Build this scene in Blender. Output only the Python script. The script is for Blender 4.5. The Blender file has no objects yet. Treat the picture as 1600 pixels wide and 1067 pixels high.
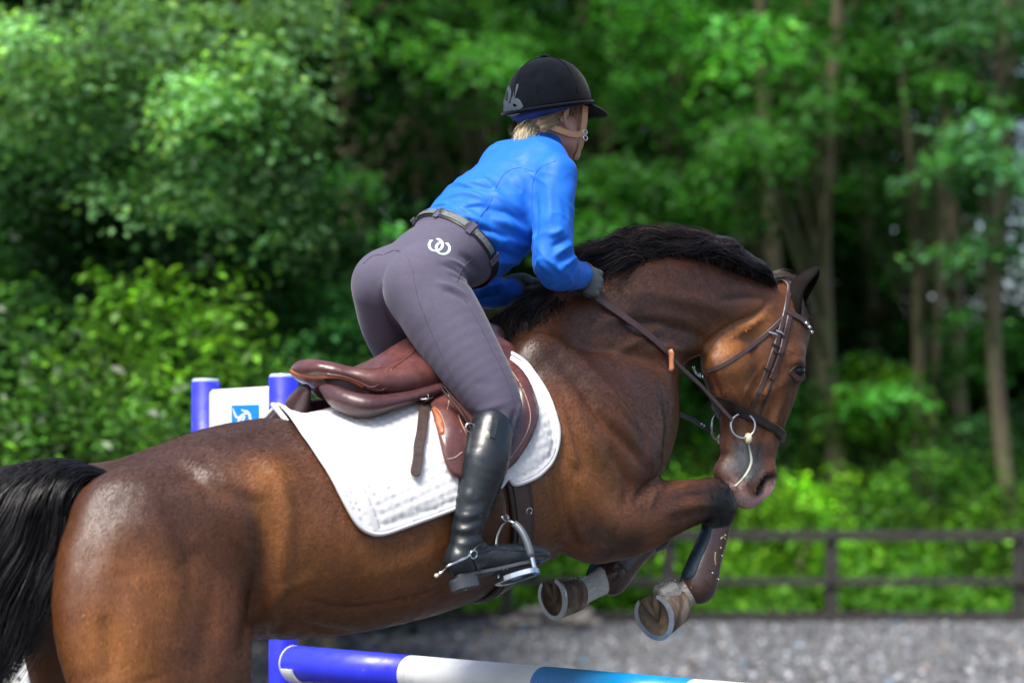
import bpy, math, random
import numpy as np
from mathutils import Vector, Matrix
from mathutils.bvhtree import BVHTree
from mathutils.geometry import delaunay_2d_cdt

scene = bpy.context.scene
COL = scene.collection
rng = np.random.default_rng(7)
random.seed(7)
R = math.radians

# ---------------------------------------------------------------- camera
F = 3770.0            # focal length in pixels of the 1600 px wide photograph
CAMZ, HY = 1.6, 774.0 # eye height, horizon row
cam_d = bpy.data.cameras.new('camera'); cam = bpy.data.objects.new('camera', cam_d); COL.objects.link(cam)
cam.location = (0, 0, CAMZ); cam.rotation_euler = (R(90), 0, 0)
cam_d.sensor_width = 36; cam_d.lens = 36 * F / 1600
cam_d.shift_y = (HY - 533.5) / 1600
cam_d.clip_start = 0.1; cam_d.clip_end = 600
cam_d.dof.use_dof = True; cam_d.dof.focus_distance = 6.6; cam_d.dof.aperture_fstop = 2.25
scene.camera = cam

# ---------------------------------------------------------------- light
SUN_EL, SUN_AZ = 58, 215          # azimuth measured clockwise from +Y (camera looks along +Y)
world = bpy.data.worlds.new('World'); scene.world = world; world.use_nodes = True
wn = world.node_tree.nodes; wl = world.node_tree.links
bg = wn['Background']; sky = wn.new('ShaderNodeTexSky'); sky.sky_type = 'NISHITA'; sky.sun_disc = False
sky.sun_elevation = R(SUN_EL); sky.sun_rotation = R(SUN_AZ); sky.dust_density = 3.0; sky.air_density = 1.0
wl.new(sky.outputs[0], bg.inputs[0]); bg.inputs[1].default_value = 0.11
sun_d = bpy.data.lights.new('sun', 'SUN'); sun = bpy.data.objects.new('sun', sun_d); COL.objects.link(sun)
sun_d.energy = 3.4; sun_d.angle = R(26); sun_d.color = (1, .96, .9)
_sd = Vector((math.sin(R(SUN_AZ)) * math.cos(R(SUN_EL)), math.cos(R(SUN_AZ)) * math.cos(R(SUN_EL)), math.sin(R(SUN_EL))))
sun.rotation_euler = _sd.to_track_quat('Z', 'Y').to_euler()
vs = scene.view_settings; vs.view_transform = 'Standard'; vs.look = 'None'; vs.gamma = 1; vs.use_curve_mapping = False
vs.exposure = 1.08
try:
    scene.cycles.use_denoising = True; scene.cycles.denoiser = 'OPENIMAGEDENOISE'
    scene.cycles.max_bounces = 6; scene.cycles.transparent_max_bounces = 8
    scene.cycles.sample_clamp_indirect = 6
except Exception: pass

# ---------------------------------------------------------------- frames and mesh helpers
PSI = R(33.0); CP, SP = math.cos(PSI), math.sin(PSI)
Y0 = 6.4; X0 = (650 - 800) * Y0 / F
OFF = {}; 
def H(px, py, l=0.0):
    """photo pixel -> point of the horse frame (x forward, y to the horse's left, z up) on the vertical plane y = -l"""
    a = (px - 800) / F
    Y = (-l - X0 * SP + Y0 * CP) / (CP - a * SP)
    return np.array([(Y * a - X0) * CP + (Y - Y0) * SP, -l, CAMZ + (HY - py) * Y / F])
def depth(p): return Y0 + p[0] * SP + p[1] * CP
def PXM(p): return depth(p) / F            # metres per pixel at p
CAM_L = np.array([-X0 * CP - Y0 * SP, X0 * SP - Y0 * CP, CAMZ])
def ray(px, py):
    a = (px - 800) / F; b = (HY - py) / F
    d = np.array([a * CP + SP, -a * SP + CP, b]); return d / np.linalg.norm(d)
def W(px, py, Y):                          # photo pixel -> world point at depth Y
    return np.array([(px - 800) * Y / F, Y, CAMZ + (HY - py) * Y / F])
HMAT = Matrix.Translation((X0, Y0, 0)) @ Matrix.Rotation(PSI, 4, 'Z')

def tag(o, label=None, cat=None, group=None, kind=None):
    if label: o['label'] = label
    if cat: o['category'] = cat
    if group: o['group'] = group
    if kind: o['kind'] = kind
    return o
def thing(name, label, cat, base=(0, 0, 0), frame='horse', group=None):
    o = bpy.data.objects.new(name, None); COL.objects.link(o); o.empty_display_size = .1
    o.matrix_world = (HMAT if frame == 'horse' else Matrix.Identity(4)) @ Matrix.Translation(tuple(base))
    OFF[o.name] = np.array(base, float)
    return tag(o, label, cat, group)
def mk(name, V, Fc, m, parent=None, smooth=True, col=None, cname='tint', frame=None):
    V = np.asarray(V, dtype=np.float64).reshape(-1, 3)
    if parent is not None: V = V - OFF[parent.name]
    me = bpy.data.meshes.new(name)
    if isinstance(Fc, np.ndarray):
        n, k = Fc.shape
        me.vertices.add(len(V)); me.vertices.foreach_set('co', V.astype(np.float32).ravel())
        me.loops.add(n * k); me.loops.foreach_set('vertex_index', Fc.astype(np.int32).ravel())
        me.polygons.add(n); me.polygons.foreach_set('loop_start', np.arange(0, n * k, k, dtype=np.int32))
        me.update(calc_edges=True)
    else:
        me.from_pydata(V.tolist(), [], [list(map(int, f)) for f in Fc]); me.update()
    if smooth: me.polygons.foreach_set('use_smooth', np.ones(len(me.polygons), dtype=bool))
    if col is not None:
        ca = me.color_attributes.new(cname, 'FLOAT_COLOR', 'POINT')
        c = np.ones((len(V), 4), np.float32); c[:, :3] = col; ca.data.foreach_set('color', c.ravel())
    me.materials.append(m)
    o = bpy.data.objects.new(name, me); COL.objects.link(o)
    if parent is not None:
        o.parent = parent; OFF[o.name] = OFF[parent.name]
    elif frame == 'horse':
        o.matrix_world = HMAT; OFF[o.name] = np.zeros(3)
    else: OFF[o.name] = np.zeros(3)
    return o
def solo(name, V, Fc, m, label, cat, frame='world', group=None, kind=None, **kw):
    """a top-level thing that is one mesh, origin at its lowest centre"""
    V = np.asarray(V, float); b = np.array([(V[:, 0].min() + V[:, 0].max()) / 2, (V[:, 1].min() + V[:, 1].max()) / 2, V[:, 2].min()])
    o = mk(name, V - b, Fc, m, **kw)
    o.matrix_world = (HMAT if frame == 'horse' else Matrix.Identity(4)) @ Matrix.Translation(tuple(b)); OFF[o.name] = b
    return tag(o, label, cat, group, kind)

class MB:
    """collects simple shapes into one mesh"""
    def __init__(s): s.V = []; s.F = []; s.n = 0
    def add(s, V, Fc):
        V = np.asarray(V, float); s.V.append(V); s.F += [[i + s.n for i in f] for f in Fc]; s.n += len(V); return s
    def box(s, c, d, rot=None, bevel=0.0):
        c = np.array(c, float); d = np.array(d, float) / 2
        if bevel <= 0:
            V = np.array([[x, y, z] for x in (-1, 1) for y in (-1, 1) for z in (-1, 1)]) * d
            Fc = [(0, 1, 3, 2), (4, 6, 7, 5), (0, 4, 5, 1), (2, 3, 7, 6), (0, 2, 6, 4), (1, 5, 7, 3)]
        else:
            b = min(bevel, *(d * .9)); V = []
            for sx in (-1, 1):
                for sy in (-1, 1):
                    for sz in (-1, 1):
                        V += [[sx * d[0], sy * (d[1] - b), sz * (d[2] - b)], [sx * (d[0] - b), sy * d[1], sz * (d[2] - b)], [sx * (d[0] - b), sy * (d[1] - b), sz * d[2]]]
            V = np.array(V); idx = lambda x, y, z, a: ((x * 2 + y) * 2 + z) * 3 + a
            Fc = []
            for a, (u, v) in ((0, (1, 2)), (1, (0, 2)), (2, (0, 1))):
                for sgn in (0, 1):
                    q = []
                    for (p, r) in ((0, 0), (1, 0), (1, 1), (0, 1)):
                        t = [0, 0, 0]; t[a] = sgn; t[u] = p; t[v] = r; q.append(idx(*t, a))
                    Fc.append(q)
            for a in range(3):
                u, v = [k for k in range(3) if k != a]
                for p in (0, 1):
                    for r in (0, 1):
                        t0 = [0, 0, 0]; t1 = [0, 0, 0]; t0[u] = t1[u] = p; t0[v] = t1[v] = r; t1[a] = 1
                        Fc.append([idx(*t0, u), idx(*t0, v), idx(*t1, v), idx(*t1, u)])
            for x in (0, 1):
                for y in (0, 1):
                    for z in (0, 1): Fc.append([idx(x, y, z, 0), idx(x, y, z, 1), idx(x, y, z, 2)])
        if rot is not None: V = V @ np.array(rot).T
        return s.add(V + c, Fc)
    def tube(s, P, r, n=10, cap=True, flat=1.0, up=None):
        P = np.asarray(P, float); m = len(P); r = np.broadcast_to(np.asarray(r, float), (m,))
        T = np.gradient(P, axis=0); T /= np.linalg.norm(T, axis=1)[:, None] + 1e-12
        u = np.array(up, float) if up is not None else (np.array([0, 0, 1.]) if abs(T[0, 2]) < .9 else np.array([1., 0, 0]))
        V = []
        for i in range(m):
            if up is not None and np.ndim(up) == 2: u = np.array(up[i], float)
            u = u - T[i] * (u @ T[i]); u /= np.linalg.norm(u) + 1e-12; w = np.cross(T[i], u)
            for k in range(n):
                a = 2 * math.pi * k / n; V.append(P[i] + r[i] * (math.cos(a) * u * flat + math.sin(a) * w))
        Fc = [(i * n + k, i * n + (k + 1) % n, (i + 1) * n + (k + 1) % n, (i + 1) * n + k) for i in range(m - 1) for k in range(n)]
        if cap: Fc += [tuple(range(n))[::-1], tuple(range((m - 1) * n, m * n))]
        return s.add(V, Fc)
    def ring(s, c, nrm, R_, r, n=32, k=8, flat=(1, 1), upv=None, a0=0, a1=2 * math.pi):
        nrm = np.array(nrm, float); nrm /= np.linalg.norm(nrm)
        u = np.array(upv if upv is not None else (0, 0, 1.)); u = u - nrm * (u @ nrm); u /= np.linalg.norm(u); w = np.cross(nrm, u)
        full = abs(a1 - a0 - 2 * math.pi) < 1e-6; m = n if full else n + 1
        V = []
        for i in range(m):
            a = a0 + (a1 - a0) * i / n; d = math.cos(a) * u * flat[0] + math.sin(a) * w * flat[1]; p = np.array(c) + R_ * d; dn = d / np.linalg.norm(d)
            for j in range(k):
                b = 2 * math.pi * j / k; V.append(p + r * (math.cos(b) * dn + math.sin(b) * nrm))
        Fc = []
        for i in range(n if full else n):
            i2 = (i + 1) % m
            for j in range(k): Fc.append((i * k + j, i * k + (j + 1) % k, i2 * k + (j + 1) % k, i2 * k + j))
        if not full: Fc += [tuple(range(k)), tuple(range((m - 1) * k, m * k))[::-1]]
        return s.add(V, Fc)
    def ribbon(s, P, Nn, w, t):
        """strap with rectangular section: path P, surface normals Nn, width w, thickness t (sits on top of P)"""
        P = np.asarray(P, float); Nn = np.asarray(Nn, float); m = len(P); w = np.broadcast_to(np.asarray(w, float), (m,))
        T = np.gradient(P, axis=0); T /= np.linalg.norm(T, axis=1)[:, None] + 1e-12
        B = np.cross(T, Nn); B /= np.linalg.norm(B, axis=1)[:, None] + 1e-12
        V = []; e = t * .35
        for i in range(m):
            h = w[i] / 2; p = P[i]; b = B[i]; n = Nn[i]
            V += [p - b * h, p - b * h + n * (t - e), p - b * (h - e) + n * t, p + b * (h - e) + n * t, p + b * h + n * (t - e), p + b * h]
        Fc = [(i * 6 + k, i * 6 + (k + 1) % 6, (i + 1) * 6 + (k + 1) % 6, (i + 1) * 6 + k) for i in range(m - 1) for k in range(6)]
        Fc += [tuple(range(6))[::-1], tuple(range((m - 1) * 6, m * 6))]
        return s.add(V, Fc)
    def build(s, name, m, parent=None, smooth=False, **kw): return mk(name, np.concatenate(s.V), s.F, m, parent, smooth, **kw)
    def solo(s, name, m, label, cat, smooth=False, **kw): return solo(name, np.concatenate(s.V), s.F, m, label, cat, smooth=smooth, **kw)

def cr(P, n=6, closed=False):
    """Catmull-Rom resampling"""
    P = np.asarray(P, float); m = len(P); out = []
    if closed: Q = np.concatenate([P[-1:], P, P[:2]])
    else: Q = np.concatenate([2 * P[:1] - P[1:2], P, 2 * P[-1:] - P[-2:-1]])
    for i in range(m if closed else m - 1):
        a, b, c, d = Q[i], Q[i + 1], Q[i + 2], Q[i + 3]
        for t in np.linspace(0, 1, n, endpoint=False):
            out.append(.5 * (2 * b + (c - a) * t + (2 * a - 5 * b + 4 * c - d) * t * t + (3 * b - 3 * c + d - a) * t ** 3))
    if not closed: out.append(P[-1])
    return np.array(out)

# ---------------------------------------------------------------- materials
def srgb(r, g, b): return tuple(((c / 255) / 12.92 if c / 255 <= .04045 else ((c / 255 + .055) / 1.055) ** 2.4) for c in (r, g, b))
def mat(name, color=(.5, .5, .5), rough=.5, metal=0, var=.15, vscale=8, bump=.2, bscale=60, spec=.5, attr=None, sheen=0, coat=0, bdist=.002, stretch=None, coatr=.2, trans=0, vcol2=None, rvar=0.12, wave=None, vpos=(.42, .62)):
    m = bpy.data.materials.new(name); m.use_nodes = True; n = m.node_tree.nodes; l = m.node_tree.links
    p = n['Principled BSDF']; p.inputs['Roughness'].default_value = rough; p.inputs['Metallic'].default_value = metal
    p.inputs['Specular IOR Level'].default_value = spec
    p.inputs['Sheen Weight'].default_value = sheen; p.inputs['Sheen Roughness'].default_value = .4
    p.inputs['Coat Weight'].default_value = coat; p.inputs['Coat Roughness'].default_value = coatr
    tc = n.new('ShaderNodeTexCoord'); mp = n.new('ShaderNodeMapping'); l.new(tc.outputs['Object'], mp.inputs[0])
    if stretch: mp.inputs['Scale'].default_value = stretch
    nz = n.new('ShaderNodeTexNoise'); nz.inputs['Scale'].default_value = vscale; nz.inputs['Detail'].default_value = 6; nz.inputs['Roughness'].default_value = .6
    l.new(mp.outputs[0], nz.inputs['Vector'])
    if attr:
        a = n.new('ShaderNodeVertexColor'); a.layer_name = attr; base = a.outputs[0]
    else:
        rgb = n.new('ShaderNodeRGB'); rgb.outputs[0].default_value = (*color, 1); base = rgb.outputs[0]
    if vcol2 is not None:
        mx0 = n.new('ShaderNodeMix'); mx0.data_type = 'RGBA'; r0 = n.new('ShaderNodeValToRGB'); r0.color_ramp.elements[0].position = vpos[0]; r0.color_ramp.elements[1].position = vpos[1]
        l.new(nz.outputs[0], r0.inputs[0]); l.new(r0.outputs[0], mx0.inputs[0]); l.new(base, mx0.inputs[6]); mx0.inputs[7].default_value = (*vcol2, 1); base = mx0.outputs[2]
    mr = n.new('ShaderNodeMapRange'); mr.inputs[1].default_value = .25; mr.inputs[2].default_value = .75; mr.inputs[3].default_value = 1 - var; mr.inputs[4].default_value = 1 + var
    l.new(nz.outputs[0], mr.inputs[0])
    mx = n.new('ShaderNodeVectorMath'); mx.operation = 'SCALE'; l.new(base, mx.inputs[0]); l.new(mr.outputs[0], mx.inputs['Scale'])
    l.new(mx.outputs[0], p.inputs['Base Color'])
    if rvar:
        mr2 = n.new('ShaderNodeMapRange'); mr2.inputs[1].default_value = .3; mr2.inputs[2].default_value = .7; mr2.inputs[3].default_value = max(.02, rough - rvar); mr2.inputs[4].default_value = min(1, rough + rvar)
        nz3 = n.new('ShaderNodeTexNoise'); nz3.inputs['Scale'].default_value = vscale * 2.3; nz3.inputs['Detail'].default_value = 4; l.new(mp.outputs[0], nz3.inputs['Vector'])
        l.new(nz3.outputs[0], mr2.inputs[0]); l.new(mr2.outputs[0], p.inputs['Roughness'])
    if bump:
        nb = n.new('ShaderNodeTexNoise'); nb.inputs['Scale'].default_value = bscale; nb.inputs['Detail'].default_value = 5; l.new(mp.outputs[0], nb.inputs['Vector'])
        bp = n.new('ShaderNodeBump'); bp.inputs['Strength'].default_value = bump; bp.inputs['Distance'].default_value = bdist
        l.new(nb.outputs[0], bp.inputs['Height']); l.new(bp.outputs[0], p.inputs['Normal'])
        if wave:
            wv = n.new('ShaderNodeTexWave'); wv.inputs['Scale'].default_value = wave; wv.bands_direction = 'DIAGONAL'; l.new(tc.outputs['Object'], wv.inputs['Vector'])
            b2 = n.new('ShaderNodeBump'); b2.inputs['Strength'].default_value = .3; b2.inputs['Distance'].default_value = .001; l.new(wv.outputs[1], b2.inputs['Height']); l.new(bp.outputs[0], b2.inputs['Normal']); l.new(b2.outputs[0], p.inputs['Normal'])
    return m
def leafmat(name, rough=.45, trans=.35, spec=.4):
    m = bpy.data.materials.new(name); m.use_nodes = True; n = m.node_tree.nodes; l = m.node_tree.links
    p = n['Principled BSDF']; out = n['Material Output']
    a = n.new('ShaderNodeVertexColor'); a.layer_name = 'tint'
    l.new(a.outputs[0], p.inputs['Base Color']); p.inputs['Roughness'].default_value = rough; p.inputs['Specular IOR Level'].default_value = spec
    t = n.new('ShaderNodeBsdfTranslucent'); sc = n.new('ShaderNodeVectorMath'); sc.operation = 'MULTIPLY'; sc.inputs[1].default_value = (1.5, 1.7, .6)
    l.new(a.outputs[0], sc.inputs[0]); l.new(sc.outputs[0], t.inputs[0])
    mx = n.new('ShaderNodeMixShader'); mx.inputs[0].default_value = trans
    l.new(p.outputs[0], mx.inputs[1]); l.new(t.outputs[0], mx.inputs[2]); l.new(mx.outputs[0], out.inputs[0])
    return m

# ---------------------------------------------------------------- signed distance modelling
class Field:
    def __init__(s, lo, hi, h):
        s.h = h; s.lo = np.array(lo, float); s.n = np.ceil((np.array(hi) - s.lo) / h).astype(int) + 1
        s.D = np.full(tuple(s.n), .5, np.float32)
    def _box(s, lo, hi):
        a = np.clip(np.floor((lo - s.lo) / s.h).astype(int), 0, s.n - 1); b = np.clip(np.ceil((hi - s.lo) / s.h).astype(int) + 1, 1, s.n)
        return a, b
    def _pts(s, a, b):
        ax = [(s.lo[i] + s.h * np.arange(a[i], b[i])).astype(np.float32) for i in range(3)]
        return np.meshgrid(*ax, indexing='ij', sparse=True)
    def tube(s, st, k=.03, lat=(0, 1, 0), sub=4, op='add', pw=2.0):
        """st: rows (x,y,z, r_up, r_lat); lat: direction of r_lat"""
        st = np.array(st, float)
        if len(st) > 2: st = cr(st, sub)
        elif len(st) == 1: st = np.concatenate([st, st + np.array([1e-4, 0, 0, 0, 0])])
        L = np.array(lat, float); L /= np.linalg.norm(L); L = L.astype(np.float32)
        mr = st[:, 3:].max(); pad = mr + k + 2 * s.h
        A, B = s._box(st[:, :3].min(0) - pad, st[:, :3].max(0) + pad)
        if np.any(B <= A): return s
        T = np.full(tuple(B - A), .5, np.float32)
        for i in range(len(st) - 1):
            p, q = st[i], st[i + 1]; pd = max(p[3:].max(), q[3:].max()) + k + 1.5 * s.h
            a, b = s._box(np.minimum(p[:3], q[:3]) - pd, np.maximum(p[:3], q[:3]) + pd)
            if np.any(b <= a): continue
            X, Y, Z = s._pts(a, b); d = (q - p).astype(np.float32); dd = float(d[:3] @ d[:3]) + 1e-12
            x = X - p[0].astype(np.float32); y = Y - p[1].astype(np.float32); z = Z - p[2].astype(np.float32)
            t = np.clip((x * d[0] + y * d[1] + z * d[2]) / dd, 0, 1)
            x = x - t * d[0]; y = y - t * d[1]; z = z - t * d[2]
            ra = p[3] + t * d[3]; rb = p[4] + t * d[4]
            v = x * L[0] + y * L[1] + z * L[2]; u2 = np.maximum(x * x + y * y + z * z - v * v, 0); v2 = v * v
            if pw == 2.0:
                k0 = np.sqrt(u2 / ra ** 2 + v2 / rb ** 2); k1 = np.sqrt(u2 / ra ** 4 + v2 / rb ** 4) + 1e-6
                dist = np.where(k0 < .3, (k0 - 1) * np.minimum(ra, rb), k0 * (k0 - 1) / k1)
            else:
                k0 = ((np.sqrt(u2) / ra) ** pw + (np.sqrt(v2) / rb) ** pw) ** (1 / pw); dist = (k0 - 1) * np.minimum(ra, rb)
            sl = tuple(slice(a[j] - A[j], b[j] - A[j]) for j in range(3))
            T[sl] = np.minimum(T[sl], dist.astype(np.float32))
        sl = tuple(slice(A[j], B[j]) for j in range(3)); D = s.D[sl]
        if op == 'add':
            h = np.maximum(k - np.abs(D - T), 0) / k; s.D[sl] = np.minimum(D, T) - h * h * k * .25
        else:
            h = np.maximum(k - np.abs(D + T), 0) / k; s.D[sl] = np.maximum(D, -T) + h * h * k * .25
        return s
    def mesh(s):
        D = s.D; S = D < 0; c = np.zeros(tuple(s.n - 1), np.int8)
        cs = [(i, j, k) for i in (0, 1) for j in (0, 1) for k in (0, 1)]
        for (i, j, k) in cs: c += S[i:i + s.n[0] - 1, j:j + s.n[1] - 1, k:k + s.n[2] - 1]
        idx = np.argwhere((c > 0) & (c < 8)); del c
        acc = np.zeros((len(idx), 3)); cnt = np.zeros(len(idx))
        val = {o: D[idx[:, 0] + o[0], idx[:, 1] + o[1], idx[:, 2] + o[2]] for o in cs}
        for o in cs:
            for ax in range(3):
                if o[ax] == 0:
                    o2 = list(o); o2[ax] = 1; o2 = tuple(o2); a = val[o]; b = val[o2]; m = (a < 0) != (b < 0)
                    t = a[m] / (a[m] - b[m]); P = np.tile(np.array(o, float), (m.sum(), 1)); P[:, ax] += t
                    acc[m] += P; cnt[m] += 1
        V = (idx + acc / cnt[:, None]) * s.h + s.lo
        mp = np.full(tuple(s.n), -1, np.int32); mp[idx[:, 0], idx[:, 1], idx[:, 2]] = np.arange(len(idx))
        Q = []
        for ax in range(3):
            a = [slice(0, n) for n in s.n]; b = [slice(0, n) for n in s.n]; a[ax] = slice(0, s.n[ax] - 1); b[ax] = slice(1, s.n[ax])
            cross = S[tuple(a)] != S[tuple(b)]; e = np.argwhere(cross); u, v = (ax + 1) % 3, (ax + 2) % 3
            e = e[(e[:, u] > 0) & (e[:, v] > 0)]; ins = S[e[:, 0], e[:, 1], e[:, 2]]
            def g(du, dv):
                t = e.copy(); t[:, u] -= du; t[:, v] -= dv; return mp[t[:, 0], t[:, 1], t[:, 2]]
            q = np.stack([g(0, 0), g(1, 0), g(1, 1), g(0, 1)], 1); q[~ins] = q[~ins][:, ::-1]; Q.append(q)
        Q = np.concatenate(Q); Q = Q[(Q >= 0).all(1)]
        return Surf(V, Q)
class Surf:
    def __init__(s, V, Q): s.V = V; s.Q = Q; s._b = None
    def normals(s):
        V, Q = s.V, s.Q; n = np.cross(V[Q[:, 2]] - V[Q[:, 0]], V[Q[:, 3]] - V[Q[:, 1]]); N = np.zeros_like(V)
        for k in range(4): np.add.at(N, Q[:, k], n)
        return N / (np.linalg.norm(N, axis=1)[:, None] + 1e-12)
    def relax(s, it=1, f=.5):
        Q = s.Q; E = np.concatenate([Q[:, [0, 1]], Q[:, [1, 2]], Q[:, [2, 3]], Q[:, [3, 0]]])
        for _ in range(it):
            A = np.zeros_like(s.V); c = np.zeros(len(s.V)); np.add.at(A, E[:, 0], s.V[E[:, 1]]); np.add.at(c, E[:, 0], 1)
            np.add.at(A, E[:, 1], s.V[E[:, 0]]); np.add.at(c, E[:, 1], 1); s.V = s.V + f * (A / c[:, None] - s.V)
        s._b = None; return s
    def bvh(s):
        if s._b is None: s._b = BVHTree.FromPolygons(s.V.tolist(), s.Q.tolist())
        return s._b
    def hit(s, px, py, l=0.0):
        h = s.bvh().ray_cast(Vector(CAM_L), Vector(ray(px, py)))
        if h[0] is None:
            p = H(px, py, l); h = s.bvh().find_nearest(Vector(p)); return p, np.array(h[1])
        return np.array(h[0]), np.array(h[1])
    def near(s, p):
        h = s.bvh().find_nearest(Vector(p)); return np.array(h[0]), np.array(h[1])
    def sculpt(s, strokes, both=False):
        """strokes: (px path, radius m, amplitude m [, one-sided]) displaced along the surface normal; traced on the side the photo shows"""
        N = s.normals(); D = np.zeros(len(s.V))
        for st in strokes:
            path, r, amp = st[:3]; P = np.array([s.hit(*p)[0] for p in (cr(path, 4) if len(path) > 2 else (path if len(path) == 1 else np.linspace(path[0], path[1], 8)))])
            for sg in ((1, -1) if both else (1,)):
                Pm = P * np.array([1, sg, 1]); d, tp = dist_path(s.V, Pm, 3 * r, True); f = np.exp(-(d / r) ** 2) * (np.sin(math.pi * np.clip(tp, .001, .999)) ** .7 if len(P) > 1 else 1)
                D += amp * f
        s.V = s.V + N * D[:, None]; s._b = None; return s
def dist_path(V, P, cut, par=False):
    d = np.full(len(V), 1e3); tp = np.zeros(len(V)); m = ((V > P.min(0) - cut) & (V < P.max(0) + cut)).all(1); X = V[m]; b = np.full(len(X), 1e3); tb = np.full(len(X), .5)
    if len(P) == 1: b = np.linalg.norm(X - P[0], axis=1)
    for i in range(len(P) - 1):
        a, q = P[i], P[i + 1]; e = q - a; t = np.clip(((X - a) @ e) / (e @ e + 1e-12), 0, 1); di = np.linalg.norm(X - a - t[:, None] * e, axis=1); c = di < b; b[c] = di[c]; tb[c] = (i + t[c]) / (len(P) - 1)
    d[m] = b; tp[m] = tb
    return (d, tp) if par else d
def band(sf, c, ax, w, off, th, a0=0, a1=360, n=72, upv=(0, 0, 1), smooth=2, rad=.6, inside=True, level=False):
    """strap that hugs sf in the plane through c with normal ax; returns MB"""
    c = np.array(c, float); ax = np.array(ax, float); ax /= np.linalg.norm(ax)
    u = np.array(upv, float); u = u - ax * (u @ ax); u /= np.linalg.norm(u); v = np.cross(ax, u); full = a1 - a0 >= 359.9
    bv = sf.bvh(); angs = np.radians(np.linspace(a0, a1, n, endpoint=not full)); Rr = np.zeros((n, 2))
    for j, sg in enumerate((-1, 1)):
        for i, a in enumerate(angs):
            d = math.cos(a) * u + math.sin(a) * v; o = c + sg * ax * w / 2
            if inside:
                h = bv.ray_cast(Vector(o), Vector(d)); Rr[i, j] = h[3] if h[0] is not None else np.nan
            else:
                h = bv.ray_cast(Vector(o + d * rad), Vector(-d)); Rr[i, j] = rad - h[3] if h[0] is not None else np.nan
    for j in (0, 1):
        x = Rr[:, j]; bad = np.isnan(x)
        if bad.all(): x[:] = .1
        elif bad.any(): x[bad] = np.interp(np.flatnonzero(bad), np.flatnonzero(~bad), x[~bad])
    if level: Rr[:] = np.maximum(Rr.max(1), .5 * (np.roll(Rr.max(1), 1) + np.roll(Rr.max(1), -1)))[:, None]
    Rr += off
    for _ in range(smooth):
        if full: Rr = (np.roll(Rr, 1, 0) + 2 * Rr + np.roll(Rr, -1, 0)) / 4
        else: Rr[1:-1] = (Rr[:-2] + 2 * Rr[1:-1] + Rr[2:]) / 4
    V = []; 
    for i, a in enumerate(angs):
        d = math.cos(a) * u + math.sin(a) * v; e = th * .3
        for (sg, rr, dw) in ((-1, Rr[i, 0], 0), (-1, Rr[i, 0] + th - e, 0), (-1, Rr[i, 0] + th, e), (1, Rr[i, 1] + th, e), (1, Rr[i, 1] + th - e, 0), (1, Rr[i, 1], 0)):
            V.append(c + sg * ax * (w / 2 - dw) + d * rr)
    m = n if full else n - 1
    Fc = [(i * 6 + k, ((i + 1) % n) * 6 + k, ((i + 1) % n) * 6 + (k + 1) % 6, i * 6 + (k + 1) % 6) for i in range(m) for k in range(6)]
    if not full: Fc += [tuple(range(6)), tuple(range((n - 1) * 6, n * 6))[::-1]]
    return MB().add(V, Fc)
def path_on(sf, pts, n=6, l=0.0, off=0.0, smooth=True):
    P2 = cr(np.array([p[:2] for p in pts], float), n) if len(pts) > 2 else np.linspace(pts[0], pts[1], n * 2)
    A = [sf.hit(p[0], p[1], l) for p in P2]; P = np.array([a[0] for a in A]); N = np.array([a[1] for a in A])
    for _ in range(3 if smooth else 0):
        P[1:-1] = (P[:-2] + 2 * P[1:-1] + P[2:]) / 4; N[1:-1] = (N[:-2] + 2 * N[1:-1] + N[2:]) / 4
    N /= np.linalg.norm(N, axis=1)[:, None]; return P + N * off, N
def strap(sf, pts, w, off, t, l=0.0, n=6, mb=None):
    P, N = path_on(sf, pts, n, l, off); return (mb or MB()).ribbon(P, N, w, t)
def poly_tri(poly, step):
    """triangulated polygon with interior points; poly (n,2)"""
    poly = np.asarray(poly, float); n = len(poly); lo, hi = poly.min(0), poly.max(0)
    gx, gy = np.meshgrid(np.arange(lo[0], hi[0], step), np.arange(lo[1], hi[1], step)); gx[1::2] += step / 2; G = np.stack([gx.ravel(), gy.ravel()], 1)
    x, y = G[:, 0], G[:, 1]; ins = np.zeros(len(G), bool); dm = np.full(len(G), 1e9)
    for i in range(n):
        a, b = poly[i], poly[(i + 1) % n]; c = (a[1] > y) != (b[1] > y); xi = (b[0] - a[0]) * (y - a[1]) / (b[1] - a[1] + 1e-12) + a[0]; ins ^= c & (x < xi)
        e = b - a; t = np.clip(((G - a) @ e) / (e @ e + 1e-12), 0, 1); dm = np.minimum(dm, np.linalg.norm(G - a - t[:, None] * e, axis=1))
    G = G[ins & (dm > step * .45)]
    P = np.concatenate([poly, G]); r = delaunay_2d_cdt([Vector(p) for p in P], [], [list(range(n))], 1, 1e-9)
    return np.array([tuple(v) for v in r[0]]), [list(f) for f in r[2]]
def shell(V, Fc, N, th):
    """closes an open sheet V (top) with a back face th below"""
    V = np.asarray(V); n = len(V); Fc = [list(f) for f in Fc]; cnt = {}
    for f in Fc:
        for i in range(len(f)):
            e = (f[i], f[(i + 1) % len(f)]); cnt[e] = 1
    V2 = np.concatenate([V, V - N * (np.asarray(th).reshape(-1, 1) if np.ndim(th) else th)])
    out = list(Fc) + [[i + n for i in f[::-1]] for f in Fc]
    for (a, b) in cnt:
        if (b, a) not in cnt: out.append([b, a, a + n, b + n])
    return V2, out
def orient(V, Fc, N):
    f = Fc[len(Fc) // 2]; V = np.asarray(V); n = np.cross(V[f[1]] - V[f[0]], V[f[2]] - V[f[0]])
    return Fc if n @ N[f[0]] > 0 else [x[::-1] for x in Fc]
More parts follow.
